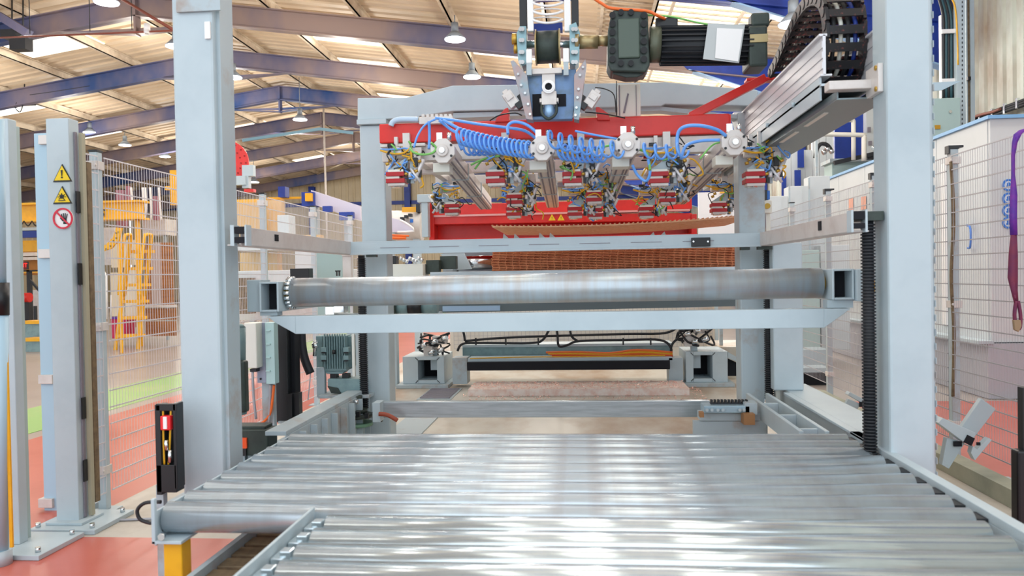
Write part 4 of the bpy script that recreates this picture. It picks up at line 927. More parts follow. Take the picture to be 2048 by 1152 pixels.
part('label', ORGL, t, lambda b: b.pbox(476, 876, 493, 897, 3.69, .01))
part('dark_base', BLACK, t, lambda b: b.pbox(470, 897, 492, 912, 3.69, .01))
part('stand', GREY2, t, lambda b: (b.pbox(476, 910, 490, 925, 3.74, .06), b.box(P(505, 900, 3.74).x-.03, P(505, 900, 3.74).x+.03, 3.75, 3.81, .005, .56)))
t = T('drive_motor_row', P(770, 620, 5.2), 'horizontal dark drive motor with orange ring behind the big roller', 'motor')
part('gear_head', DKG, t, lambda b: (b.cyl(P(735, 615, 5.3), P(765, 615, 5.3), .06, 18), b.cyl(P(765, 615, 5.3), P(795, 615, 5.3), .07, 18)))
part('orange_label', ORGL, t, lambda b: b.pbox(732, 614, 750, 629, 5.2, .02))
part('motor_tube', TEALG, t, lambda b: (b.cyl(P(795, 613, 5.3), P(820, 613, 5.3), .055, 18), b.cyl(P(845, 612, 5.3), P(876, 612, 5.3), .055, 18)))
part('bracket', mat('khaki_bracket', '8E8A78', .5), t, lambda b: (b.pbox(783, 600, 818, 626, 5.28, .1), b.pbox(706, 600, 718, 626, 5.28, .05)))
part('black_coupling', BLACK, t, lambda b: (b.cyl(P(818, 612, 5.3), P(845, 612, 5.3), .065, 16), b.pbox(716, 602, 732, 626, 5.24, .08)))
part('silver_cap', CHROME, t, lambda b: (b.pbox(667, 612, 688, 626, 5.2, .1), b.pbox(650, 614, 668, 630, 5.22, .1)), .004)
part('support_beam', GREY2, t, lambda b: b.pbox(650, 626, 880, 640, 5.3, .1))
part('leg', GREY2, t, lambda b: (b.box(P(752, 640, 5.32).x-.03, P(752, 640, 5.32).x+.03, 5.32, 5.38, .301, P(800, 638, 5.32).z),))
# things between the guide frame and the big roller
t = T('control_box', P(810, 540, 6.4), 'cream box under the cross rail, left of the copper stack', 'box')
part('box', WHITE, t, lambda b: b.pbox(773, 528, 846, 556, 6.4, .25), .005)
part('black_unit', BLACK, t, lambda b: b.pbox(772, 512, 792, 528, 6.42, .1), .003)
part('fittings', CHROME, t, lambda b: [b.cyl(P(800+6*k, 520+3*(k % 3), 6.4), P(803+6*k, 514+3*(k % 3), 6.4), .014, 8) for k in range(8)])
part('green_units', DKG, t, lambda b: (b.pbox(852, 520, 878, 548, 6.5, .1), b.pbox(880, 512, 912, 538, 6.6, .1)), .004)
part('stand', GREY2, t, lambda b: (b.pbox(738, 545, 764, 760, 6.5, .08), b.pbox(738, 548, 775, 554, 6.48, .1)))
t = T('bright_drum', P(950, 540, 6.9), 'bright horizontal steel drum left of the copper stack', 'drum')
part('drum', CHROME, t, lambda b: b.cyl(P(905, 527, 7.0), P(990, 525, 7.0), .065, 28))
part('sloped_guard', GREY, t, lambda b: b.pprism([(880, 508), (928, 506), (944, 538), (915, 540)], 6.85, .03))
part('bearing', GREY2, t, lambda b: (b.box(P(915, 530, 7).x-.04, P(915, 530, 7).x, 6.95, 7.05, 1.397, P(915, 527, 7).z),))
t = T('rear_post_unit', P(650, 700, 6.2), 'pale grey machine post with small black head behind the big roller', 'machine')
part('cabinet', SEAG, t, lambda b: b.pbox(634, 498, 686, 640, 6.6, .2), .006)
part('cover', ALUP, t, lambda b: (b.pbox(685, 510, 702, 560, 6.4, .06), b.pbox(683, 506, 700, 512, 6.38, .08)), .003)
part('black_head', BLACK, t, lambda b: (b.pbox(580, 537, 618, 556, 6.3, .1),), .003)
part('pegs', BLACK, t, lambda b: (b.pbox(670, 541, 680, 543, 6.3, .02), b.pbox(672, 541, 674, 552, 6.3, .02), b.pbox(677, 541, 679, 552, 6.3, .02)))
part('foot', GREY2, t, lambda b: b.box(-2.05, -1.95, 6.65, 6.75, .301, 1.05))
# sensor cabinet left
t = T('sensor_cabinet', P(333, 1000, 2.9), 'open black sensor cabinet with a red reflector in front of the left column', 'cabinet')
part('frame', BLACK, t, lambda b: (b.pbox(311, 810, 322, 990, 2.9, .06), b.pbox(347, 808, 353, 978, 2.9, .06), b.pbox(311, 808, 353, 822, 2.9, .02), b.pbox(313, 930, 353, 985, 2.9, .06)), .002)
part('back_plate', RUB, t, lambda b: b.pbox(318, 812, 350, 985, 2.96, .008))
part('reflector', mat('red_reflector', 'E8242C', .3), t, lambda b: b.pbox(320, 832, 340, 861, 2.89, .03), .004)
part('reflector_label', SIGNW, t, lambda b: b.pbox(326, 834, 333, 858, 2.885, .006))
part('cable', YELH, t, lambda b: (b.tube([P(326, 812, 2.91), P(327, 880, 2.91), P(329, 930, 2.91)], .004), b.tube([P(342, 815, 2.91), P(340, 880, 2.91), P(337, 930, 2.91)], .004)))
part('connector', CHROME, t, lambda b: (b.cyl(P(332, 880, 2.9), P(334, 900, 2.9), .008, 8), b.cyl(P(340, 900, 2.9), P(340, 925, 2.9), .008, 8)))
part('stem', GREY2, t, lambda b: b.box(P(336, 980, 2.93).x-.05, P(336, 980, 2.93).x-.02, 2.93, 2.96, .005, P(333, 970, 2.93).z))
o = MB().tube([P(322, 1004, 2.75), P(290, 1006, 2.75), P(275, 1020, 2.75), P(280, 1038, 2.75), P(300, 1046, 2.75), P(325, 1050, 2.75), (P(335, 1044, 2.8).x, 2.8, .3), (P(335, 1044, 2.8).x, 2.85, .008)], .007, 7, 5).build('loose_cable', RUB); tag(o, 'black cable looping out left of the front roller end', 'cable')
o = MB().tube([(-2.70, 4.15, .012), (-2.4, 4.2, .012), (-2.05, 4.3, .012), (-1.75, 3.9, .012), (-1.62, 3.4, .012)], .008, 6, 5).build('floor_cable', WIRER); tag(o, 'thin grey cable lying on the concrete between post base and cabinet', 'cable')
# ================================================================ FENCES
XF = -2.84
def panel(x, y0, y1, z0, z1, root, m, hs=.1, vs=.03, wr=.0028):
    b = MB()
    n = int(round((z1-z0)/hs))
    for i in range(n+1): z = z0+(z1-z0)*i/n; b.box(x-wr, x+wr, y0, y1, z-wr*1.3, z+wr*1.3)
    k = max(2, int((y1-y0)/vs))
    for i in range(k+1): y = y0+(y1-y0)*i/k; b.box(x+wr, x+wr*1.8, y-.0006, y+.0006, z0, z1)
    return b.build('wire_panel', m, root, kind='stuff')
def post(root, x, y, top, w_=.05, m=GREY, side=1):
    part('post', m, root, lambda b: b.box(x-w_/2, x+w_/2, y-w_/2, y+w_/2, .012, top), .004)
    part('post_cap', BLACK, root, lambda b: b.box(x-w_/2-.003, x+w_/2+.003, y-w_/2-.003, y+w_/2+.003, top, top+.012))
    part('foot_plate', GREY2, root, lambda b: b.box(x-.07, x+.07, y-.07, y+.07, .0045, .012))
    for z in (.25, 1.1, top-.08):
        part('clamp', ALUP, root, lambda b: (b.box(x-w_/2-.008, x+w_/2+.008, y-w_/2-.02, y+w_/2+.008, z-.025, z+.025), b.cyl((x+side*w_*.5, y-w_/2-.03, z), (x+side*w_*.5, y-w_/2-.018, z), .01, 8)), .002)
t = T('mesh_fence', (XF, 6.9, 0), 'bright wire mesh fence along the left of the machine', 'fence')
ys = [4.36, 5.57, 6.78, 8.1, 9.45, 10.8]
for y in ys: post(t, XF, y, 2.13)
for a, b_ in zip(ys, ys[1:]): panel(XF+.03, a+.03, b_-.03, .12, 2.1, t, WIREL)
panel(XF+.03, 4.14, 4.33, .12, 2.1, t, WIREL)
part('flat_hanger', BRN, t, lambda b: b.box(XF+.045, XF+.052, 4.2, 4.24, .1, 2.05))
t = T('mesh_fence', (2.63, 8, 0), 'grey wire mesh fence along the right, before the white enclosure', 'fence')
ys = [4.3, 5.73, 7.2, 8.5, 9.9, 11.4, 12.9]
for y in ys: post(t, 2.63, y, 2.19, .055, GREY2, -1)
for a, b_ in zip(ys, ys[1:]): panel(2.60, a+.03, b_-.03, .15, 2.14, t, WIRER)
for y in (5.73, 7.2, 8.5):
    part('black_corner', BLACK, t, lambda b: (b.box(2.59, 2.69, y-.03, y+.03, 2.20, 2.215), b.box(2.59, 2.6, y-.03, y+.03, 2.16, 2.2)))
part('inner_cable', BRN, t, lambda b: b.tube([(2.60, 5.69, 2.1), (2.615, 5.69, 1.7), (2.595, 5.69, 1.3), (2.61, 5.69, .9), (2.6, 5.69, .45)], .011, 6, 5))
# light curtain posts at far left
t = T('light_curtain_post', (-2.83, 4.1, 0), 'tall grey post carrying two yellow warning triangles and a no-touch sign', 'post')
xl, xr = P(101, 600, 4.05).x, P(146, 600, 4.05).x
part('post', GREY, t, lambda b: b.box(xl, xr, 4.05, 4.14, .03, 2.27), .004)
part('black_strip', SLOT, t, lambda b: b.box(xr+.002, xr+.01, 4.09, 4.11, .05, 2.2))
part('edge_profile', mat('olive_edge', 'A9A58E', .5), t, lambda b: b.box(xr+.011, xr+.03, 4.12, 4.15, .05, 2.2))
part('lens', BLACK, t, lambda b: [b.box(xr+.010, xr+.018, 4.08, 4.11, z, z+.12) for z in (.6, 1.35, .25, 1.75)])
part('base_plate', GREY, t, lambda b: (b.box(xl-.08, xr+.17, 3.93, 4.3, .0045, .03), b.box(xl-.03, xr+.05, 4.0, 4.2, .03, .045)), .003)
part('base_bolt', CHROME, t, lambda b: [b.cyl((x, y, .03), (x, y, .055), .013, 8) for x in (xl-.05, xr+.13) for y in (3.97, 4.25)])
for i, (cy, r_) in enumerate(((347, 20), (391, 20))):
    c = P(125, cy, 4.046); s_ = .056
    sg = part('warning_triangle', BLACK, t, lambda b: b.prism([(c.x-s_, c.z-.046), (c.x+s_, c.z-.046), (c.x, c.z+.052)], 'y', 4.044, 4.048), label='yellow warning triangle with a black border')
    part('yellow_field', SIGNY, sg, lambda b: b.prism([(c.x-s_*.82, c.z-.038), (c.x+s_*.82, c.z-.038), (c.x, c.z+.042)], 'y', 4.041, 4.0435))
    if i == 0: part('exclamation_mark', BLACK, sg, lambda b: (b.prism([(c.x-.005, c.z+.018), (c.x+.005, c.z+.018), (c.x+.002, c.z-.014), (c.x-.002, c.z-.014)], 'y', 4.038, 4.0405), b.cyl((c.x, 4.038, c.z-.022), (c.x, 4.0405, c.z-.022), .005, 10)))
    else: part('symbol', BLACK, sg, lambda b: (b.cyl((c.x, 4.038, c.z-.006), (c.x, 4.0405, c.z-.006), .012, 10), [b.bar((c.x+.024*math.cos(a), 4.039, c.z-.008+.02*math.sin(a)), (c.x, 4.039, c.z-.008), .003, .003, (0, 1, 0)) for a in (0, .7, 1.57, 2.4, 3.14, 3.9, 5.4)], b.box(c.x-.02, c.x+.02, 4.038, 4.0405, c.z-.03, c.z-.026)))
c = P(127, 437, 4.046)
sg = part('prohibition_sign', SIGNW, t, lambda b: b.cyl((c.x, 4.044, c.z), (c.x, 4.048, c.z), .058, 32), label='round no-touch sign with red ring and black hand')
part('red_ring', SIGNR, sg, lambda b: (b.ring((c.x, 4.038, c.z), .049, .058, .004)))
def hand(b):
    b.cbox((c.x+.008, 4.0425, c.z-.006), (.024, .002, .018)); 
    for k in range(4): b.bar((c.x-.001+.0065*k, 4.0415, c.z+.0), (c.x-.009+.0115*k, 4.0415, c.z+.031-(abs(k-1.5)*.004)), .0045, .002, (0, 1, 0))
    b.bar((c.x-.004, 4.0425, c.z-.012), (c.x-.016, 4.0425, c.z+.004), .005, .002, (0, 1, 0)); b.cbox((c.x+.01, 4.0425, c.z-.024), (.018, .002, .014))
part('hand_symbol', BLACK, sg, hand)
part('red_bar', SIGNR, sg, lambda b: b.bar((c.x-.037, 4.039, c.z+.037), (c.x+.037, 4.039, c.z-.037), .008, .003, (0, 1, 0)))
t = T('fence_post', (-2.95, 4.3, 0), 'narrow blue-grey post just left of the warning sign post', 'post')
GB = mat('blue_grey_post', 'A9C8DA', .4)
part('post', GB, t, lambda b: b.pbox(78, 266, 104, 1040, 4.35, .06), .004)
part('clamp', ALUP, t, lambda b: [b.pbox(76, y, 104, y+18, 4.33, .09) for y in (270, 498, 750, 998)], .002)
part('foot', GREY2, t, lambda b: b.box(-3.08, -2.9, 4.3, 4.45, .0045, .045))
t = T('fence_post', (-2.86, 3.7, 0), 'pale post with a flat flange at the far left edge of the view', 'post')
part('post', GREY, t, lambda b: b.box(P(3, 600, 3.7).x, P(26, 600, 3.7).x, 3.7, 3.76, .03, 2.2), .004)
part('flange', mat('sage_flange', 'AEC0BE', .45), t, lambda b: b.box(P(27, 600, 3.78).x, P(38, 600, 3.78).x, 3.78, 3.82, .03, 2.18), .002)
part('base_plate', GREY, t, lambda b: (b.box(-3.0, -2.66, 3.55, 3.9, .0045, .03)), .003)
part('bolt', CHROME, t, lambda b: [b.cyl((x, y, .03), (x, y, .055), .013, 8) for x in (-2.96, -2.7) for y in (3.6, 3.86)])
t = T('light_beam_tube', (-2.9, 3.55, 0), 'round pale tube with a yellow edge strip and black collar at the left border', 'tube')
part('tube', GB, t, lambda b: b.cyl(P(1, 1100, 3.5), P(1, 630, 3.5), .035, 20))
part('yellow_strip', YEL, t, lambda b: b.pbox(12, 600, 18, 1095, 3.5, .01))
part('collar', BLACK, t, lambda b: b.cyl(P(1, 630, 3.5), P(1, 565, 3.5), .038, 20))
part('upper_tube', GB, t, lambda b: b.cyl(P(-4, 565, 3.5), P(-8, 240, 3.5), .035, 20))
part('foot', GREY, t, lambda b: b.cyl((P(1, 1100, 3.5).x, 3.5, .0045), (P(1, 1100, 3.5).x, 3.5, P(1, 1100, 3.5).z), .05, 20))
# ================================================================ LEFT BACKGROUND
Y0 = 15
t = T('workshop_crane', P(150, 440, 15), 'yellow crane girder with black italic letters behind the left fence', 'crane')
part('girder', YEL, t, lambda b: (b.pbox(-60, 407, 278, 440, 15.5, .2), b.pbox(-60, 404, 278, 408, 15.4, .4), b.pbox(-60, 438, 278, 442, 15.4, .4)))
part('festoon_wire', BLACK, t, lambda b: [b.tube([P(32+16*k, 442, 15.4), P(40+16*k, 452, 15.4), P(48+16*k, 442, 15.4)], .012, 5) for k in range(3)])
c = P(192, 424, 15.45); text('fts', t, (c.x, 15.46, c.z), .36, BLACK, italic=.3, ext=.005)
part('blue_runway', BLUEP, t, lambda b: b.pbox(-60, 462, 90, 476, 17, .2)); part('white_runway', GREY, t, lambda b: b.pbox(-60, 456, 90, 463, 17, .2))
part('lower_girder', YEL, t, lambda b: (b.pbox(-60, 482, 90, 504, 18, .3), b.pbox(-60, 541, 90, 547, 19, .3)))
part('column', YEL, t, lambda b: (b.pbox(-80, 407, -62, 700, 15.5, .2),)); part('column', YEL, t, lambda b: b.pbox(272, 440, 279, 700, 15.6, .1))
t = T('wire_rack', P(35, 560, 19), 'brown storage shelving with dark rails in the left distance', 'shelving')
part('shelf_boxes', mat('cardboard', 'B07A3C', .7, 0, 'A26B30', 3, .5), t, lambda b: (b.pbox(30, 504, 84, 550, 20, .5),))
part('duct', ALUP, t, lambda b: (b.pbox(36, 505, 70, 512, 19.8, .2), b.pbox(36, 514, 70, 520, 19.8, .2)))
part('rail', RUB, t, lambda b: (b.pbox(54, 540, 60, 640, 18, .1), b.pbox(34, 540, 84, 543, 18, .1), b.bar(P(60, 560, 18), P(82, 585, 18), .05, .05)))
part('posts', BLACK, t, lambda b: [b.pbox(40+9*k, 612, 45+9*k, 642, 17.5, .05) for k in range(4)])
part('side_board', ALUP, t, lambda b: b.pbox(60, 580, 84, 680, 18.4, .05))
t = T('exit_sign', P(42, 538, 17), 'small glowing red exit sign in the left distance', 'sign')
part('housing', RUB, t, lambda b: b.pbox(33, 523, 53, 539, 17.02, .08)); part('face', mat('exit_face', '7A0C0A', .5), t, lambda b: b.pbox(34, 524, 52, 538, 17.0, .015))
c = P(43, 531, 16.97); text('EXIT', t, (c.x, 16.985, c.z), .13, EXITM)
t = T('red_drum', P(48, 605, 17), 'red rounded drum left of the sign post, in the distance', 'drum')
part('drum', RED, t, lambda b: b.cyl(P(38, 595, 17), P(60, 595, 17), .11, 18)); part('stand', RUB, t, lambda b: b.pbox(44, 604, 58, 640, 17, .1))
for i, (ya, yb, lb) in enumerate(((642, 675, 'upper grey-green step with yellow nosing'), (677, 712, 'lower grey-green step with yellow nosing'))):
    Yq = 15.2 if i == 0 else 14.6
    t = T('machine_step', P(60, yb, Yq), lb+' in the left distance', 'step')
    part('block', TEALG, t, lambda b: b.pbox(36, ya+5, 80 if i == 0 else 84, yb, Yq, .4)); part('nosing', YEL, t, lambda b: b.pbox(36, ya, 80 if i == 0 else 84, ya+6, Yq-.03, .45))
# step ladder
t = T('step_ladder', P(258, 700, 15), 'yellow step ladder with tall curved handrails beyond the left fence', 'ladder')
YL = 14.8
for (a, b_) in (((231, 700), (262, 470)), ((276, 698), (303, 468))):
    part('stile', YEL, t, lambda b: b.bar(P(*a, YL), P(*b_, YL), .06, .05, (0, 1, 0)))
for (x0, x1) in ((247, 262), (287, 302)):
    part('handrail', YEL, t, lambda b: b.tube([P(x0-9, 590, YL-.5), P(x0-8, 570, YL-.5), P(x0+1, 480, YL-.45), P(x0+5, 470, YL-.4), P(x0+12, 470, YL-.3), P(x0+14, 482, YL-.2), P(x0+2, 592, YL)], .03, 8, 4))
for k, y in enumerate((503, 537, 570, 603, 636, 672)):
    f = (y-470)/230
    part('tread', YEL, t, lambda b: b.pbox(262-31*f+1, y-3, 303-27*f, y+3, YL-.1, .2))
t = T('cream_boards', P(250, 660, 16.5), 'cream boards stacked upright behind the yellow ladder', 'board')
for (x0, y0, x1, y1, Yk) in ((222, 488, 250, 535, 16.6), (222, 545, 245, 632, 16.7), (250, 540, 272, 655, 16.2), (242, 480, 268, 530, 16.9)):
    part('board', CREAM, t, lambda b: b.pbox(x0, y0, x1, y1, Yk, .06))
t = T('yellow_cable_tray', P(220, 500, 14), 'curved yellow perforated tray sweeping up behind the left fence', 'tray')
q0 = [(190, 497), (212, 489), (226, 474), (232, 455)]; q1 = [(243, 456), (237, 480), (222, 497), (196, 506)]
part('tray', YEL, t, lambda b: b.pprism(q0+q1, 14, .05))
part('hole', RUB, t, lambda b: [b.cyl(P(x, y, 13.97), P(x, y, 13.995), .013, 8) for x, y in ((203, 497), (212, 498), (220, 492), (226, 482), (232, 476), (236, 464), (231, 466))])
part('post', YEL, t, lambda b: b.box(P(237, 470, 14.06).x-.02, P(237, 470, 14.06).x+.02, 14.05, 14.09, 0.005, P(237, 462, 14.06).z))
t = T('plastic_bin', P(237, 676, 15.5), 'magenta bin on the floor beside the yellow ladder', 'bin')
part('bin', MAG, t, lambda b: b.pprism([(221, 636), (253, 636), (250, 677), (224, 677)], 15.6, .35)); part('rim', PURP, t, lambda b: b.pbox(220, 634, 254, 638, 15.58, .4))
t = T('wood_partition', P(312, 680, 16), 'brown wooden partition with a pale upright panel right of the ladder', 'partition')
for (x0, x1) in ((290, 302), (302, 322), (322, 345)):
    part('plank', WOOD if x0 != 302 else mat('grey_panel', 'B9A9A4', .5), t, lambda b: b.pbox(x0, 485, x1, 612, 16, .06))
part('rail', ALUP, t, lambda b: b.pbox(286, 610, 350, 615, 15.95, .1)); part('base_board', WOOD, t, lambda b: (b.pbox(290, 617, 350, 640, 16, .06), b.pbox(290, 643, 350, 672, 16, .06)))
t = T('hand_rail', P(207, 640, 14), 'thin white handrail beyond the fence, left of the ladder', 'railing')
part('rail', SIGNW, t, lambda b: (b.tube([P(213, 638, 14), P(213, 552, 14), P(198, 528, 14)], .022, 6, 1), b.tube([P(213, 590, 14), P(196, 590, 14)], .015), b.tube([P(222, 638, 14.3), P(222, 590, 14.3)], .015)))
part('post', SIGNW, t, lambda b: b.pbox(197, 540, 199, 690, 14, .03))
t = T('distant_machinery', P(280, 470, 17), 'pale pipes and grey machine cabinets high behind the left fence', 'machine')
part('cabinet', ALUP, t, lambda b: (b.pbox(285, 438, 330, 470, 17, .5), b.pbox(196, 455, 230, 530, 18, .3)))
part('pink_column', mat('pinkish_post', 'A06A78', .5), t, lambda b: (b.pbox(232, 380, 248, 455, 16.5, .15), b.pbox(252, 372, 258, 404, 16.5, .1), b.pbox(306, 392, 314, 440, 16.5, .1)))
part('yellow_frame', YEL, t, lambda b: (b.pbox(340, 340, 362, 410, 16.5, .1), b.pbox(330, 372, 340, 380, 16.5, .1)))
part('pipes', SIGNW, t, lambda b: [b.tube([P(x, 375, 16.4), P(x+2, 410, 16.4), P(x-4+2*k, 440, 16.4)], .025, 6) for k, x in enumerate((262, 285, 290, 300, 318))])
part('orange_panel', mat('orange_tan', 'D0934A', .6), t, lambda b: b.pbox(343, 384, 366, 404, 16.8, .05))
part('stand', GREY2, t, lambda b: b.pbox(330, 470, 334, 690, 17.2, .06))
# behind left column: disc, conveyors
t = T('perforated_disc', P(468, 330, 12), 'big red perforated disc peeking out right of the left column', 'disc')
cc = P(452, 327, 12)
part('disc', RED, t, lambda b: b.cyl(cc, cc+Vector((0, .04, 0)), .37, 40))
part('holes', mat('dark_red', '8E1414', .6), t, lambda b: [b.cyl(cc+Vector((r*math.cos(a), -.012, r*math.sin(a))), cc+Vector((r*math.cos(a), -.001, r*math.sin(a))), .012, 7) for r in (.25, .33) for a in [k*.35 for k in range(18)]])
part('bracket', GREY, t, lambda b: (b.pbox(484, 330, 506, 352, 11.9, .1), b.pbox(484, 352, 497, 376, 11.9, .1), b.pbox(440, 352, 490, 370, 11.85, .1)))
part('red_shoe', RED, t, lambda b: b.pbox(488, 378, 507, 384, 11.9, .1))
part('post', GREY, t, lambda b: b.box(cc.x-.2, cc.x-.1, 12.05, 12.15, 0, cc.z))
t = T('distant_conveyor', P(650, 430, 14), 'long lavender conveyor beam rising behind the left fence', 'conveyor')
part('beam', LAV, t, lambda b: b.pprism([(622, 380), (720, 412), (722, 442), (624, 408)], 13.5, .4))
part('blue_end', BLUEP, t, lambda b: (b.pbox(603, 384, 627, 412, 13.4, .3), b.pbox(556, 373, 570, 394, 13.4, .2), b.pbox(645, 412, 662, 424, 13.3, .1), b.pbox(678, 424, 706, 440, 13.3, .1)))
part('yellow_motor', YEL, t, lambda b: (b.pbox(610, 386, 622, 402, 13.3, .1), b.pbox(530, 394, 610, 398, 13.6, .1), b.pbox(470, 398, 560, 420, 14.5, .2)))
part('leg', GREY, t, lambda b: (b.pbox(690, 430, 700, 660, 13.8, .1), b.pbox(630, 410, 638, 660, 13.8, .1)))
t = T('conveyor_housing', P(560, 560, 11), 'pale conveyor housings with cream and tan panels behind the left fence', 'machine')
part('housing', PANEL, t, lambda b: (b.pbox(470, 480, 640, 500, 11.5, .6), b.pbox(470, 540, 700, 575, 11.2, .5), b.pbox(555, 430, 578, 498, 12, .3), b.pbox(590, 500, 632, 560, 10.9, .2)), .01)
part('tan_panel', mat('tan_panel', 'E0BD86', .6), t, lambda b: (b.pbox(472, 405, 520, 478, 13, .2), b.pbox(530, 400, 562, 470, 13.4, .2), b.pbox(480, 505, 555, 545, 12, .2), b.pbox(575, 470, 640, 500, 13, .2)))
part('lower_unit', ALUP, t, lambda b: (b.pbox(470, 575, 530, 640, 11.6, .3), b.pbox(560, 580, 640, 640, 11.6, .3)))  # aluminium boxes below the housings
part('brown_part', BRN, t, lambda b: (b.pbox(470, 556, 500, 628, 11, .2),))
part('leg', GREY2, t, lambda b: (b.pbox(500, 640, 508, 690, 11.5, .1), b.pbox(640, 575, 648, 690, 11.5, .1)))
t = T('pipe_machine', P(800, 470, 9.6), 'grey cylinder machine with a yellow block between the rear column and the red portal', 'machine')
part('cylinder', ALUP, t, lambda b: (b.cyl(P(772, 452, 10), P(845, 452, 10), .2, 28)))
part('yellow_block', mat('amber_block', 'E2A31C', .5), t, lambda b: (b.pbox(804, 414, 838, 432, 9.9, .2),))
part('dark_fittings', BLACK, t, lambda b: (b.pbox(800, 434, 806, 440, 9.7, .1), b.pbox(808, 430, 814, 436, 9.7, .1), b.pbox(816, 427, 822, 433, 9.7, .1), b.pbox(832, 408, 840, 424, 9.8, .1)))
part('blue_label', SIGNB, t, lambda b: b.pbox(820, 438, 826, 445, 9.76, .02))
part('gusset', LAV, t, lambda b: (b.pprism([(768, 432), (800, 440), (824, 454), (828, 462), (796, 465), (768, 462)], 9.6, .03)))
part('gusset_rib', SIGNW, t, lambda b: (b.tube([P(800, 440, 9.55), P(818, 450, 9.55), P(828, 462, 9.55), P(795, 464, 9.55)], .014, 6, 2)))
part('orange_cable', ORG, t, lambda b: (b.tube([P(780, 476, 9.5), P(812, 476, 9.5)], .02, 6), b.tube([P(784, 470, 9.5), P(818, 472, 9.5)], .012, 6)))
part('stand', GREY, t, lambda b: (b.pbox(772, 460, 786, 480, 9.7, .2), b.box(P(774, 500, 9.75).x, P(786, 500, 9.75).x, 9.75, 9.85, .005, P(780, 478, 9.75).z), b.box(P(826, 500, 9.9).x, P(840, 500, 9.9).x, 9.9, 10, .005, P(830, 460, 9.9).z)))
# ceiling-hung bits
t = T('gas_heater', P(34, 85, 19), 'dark roof heater hanging under a rafter at the far left', 'heater')
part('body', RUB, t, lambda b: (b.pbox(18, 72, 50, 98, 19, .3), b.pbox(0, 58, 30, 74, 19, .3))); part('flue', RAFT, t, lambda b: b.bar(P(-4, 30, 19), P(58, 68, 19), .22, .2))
part('stay', RUB, t, lambda b: (b.cyl(P(24, 72, 19.1), P(24, -2, 19.1), .02, 6), b.cyl(P(46, 72, 19.1), P(46, 0, 19.1), .02, 6)))
t = T('sprinkler_pipe', P(200, 60, 17), 'thin rust-red pipe strung under the roof at top left', 'pipe')
part('pipe', mat('rust_pipe', '8A4A3C', .5), t, lambda b: (b.cyl(P(-10, 76, 17), P(350, 61, 17), .022, 8), b.cyl(P(240, -4, 17), P(350, 62, 17), .035, 8)))
part('hanger', RUB, t, lambda b: [b.cyl(P(x, 70-.04*x, 17), (P(x, 70-.04*x, 17).x, 17, rz(P(x, 50, 17).x)), .01, 6) for x in (60, 180, 264)])
t = T('wall_camera', P(294, 56, 17), 'white dome camera hanging from the thin roof pipe', 'camera')
part('dome', SIGNW, t, lambda b: (b.cyl(P(294, 64, 17), P(294, 48, 17), .07, 16), b.cyl(P(294, 68, 17), P(294, 64, 17), .04, 16, .07)))
t = T('box_heater', P(48, 200, 25), 'small dark unit with dangling wires under the rafter at far left', 'heater')
part('body', RUB, t, lambda b: b.pbox(38, 192, 60, 208, 25, .3)); part('wire', RUB, t, lambda b: (b.tube([P(34, 205, 25), P(30, 215, 25), P(40, 224, 25), P(46, 210, 25)], .02, 5), b.tube([P(60, 190, 25), P(110, 183, 25), P(180, 172, 25)], .02, 5)))
part('hanger', RUB, t, lambda b: b.cyl(P(49, 192, 25.1), P(49, 168, 25.1), .02, 6))
t = T('drop_pole', P(648, 390, 30), 'thin pale pole hanging straight down from the roof ridge', 'pole')
part('pole', ALUP, t, lambda b: b.cyl((P(648, 266, 33).x, 33, rz(P(648, 266, 33).x, 0)), (P(648, 266, 33).x+.05, 33, 0.0), .045, 8))
t = T('cable_trunking', P(600, 262, 33), 'pale blue trunking crossing under the far rafters', 'trunking')
part('trunk', mat('pale_blue_trunk', '7DA8BE', .5), t, lambda b: (b.bar(P(485, 281, 33), P(640, 258, 33), .1, .12), b.bar(P(640, 258, 33), P(706, 266, 33), .1, .12)))
# ================================================================ RIGHT SIDE
t = T('white_enclosure', (5.5, 12, 0), 'long white panelled enclosure with blue top trim behind the right fence', 'enclosure')
ZT = 2.87
PYS = [8.4, 9.55, 10.7, 11.85, 13.0, 14.3, 15.6]
for a, b_ in zip(PYS, PYS[1:]):
    part('panel', PANEL, t, lambda b: b.box(4.2, 4.24, a+.006, b_-.006, .58, ZT), .004)
for a, b_ in zip((4.2, 5.3, 6.4), (5.3, 6.4, 6.75)):
    part('panel', PANEL, t, lambda b: b.box(a+.006, b_-.006, 8.36, 8.4, .58, ZT), .004)
part('core', SLOT, t, lambda b: b.box(4.25, 6.7, 8.42, 15.6, .02, ZT-.02))
part('top_trim', mat('sky_blue_trim', '7FB2E0', .4), t, lambda b: (b.box(4.17, 4.25, 8.33, 15.6, ZT, ZT+.035), b.box(4.25, 6.75, 8.33, 8.42, ZT, ZT+.035)))
part('plinth', mat('plinth_grey', 'B0B3BC', .45), t, lambda b: (b.box(4.15, 4.25, 8.32, 15.6, .005, .57), b.box(4.25, 6.75, 8.32, 8.4, .005, .57)))
part('sill', GREY, t, lambda b: (b.box(4.05, 4.2, 8.3, 15.6, .57, .6),))
part('white_strip', SIGNW, t, lambda b: b.box(4.17, 4.2, 9.28, 9.38, .7, 2.55))
part('handle', SIGNB, t, lambda b: b.tube([PX(1934, 450, 4.17), PX(1941, 458, 4.14), PX(1941, 492, 4.14), PX(1936, 496, 4.17)], .012, 6))
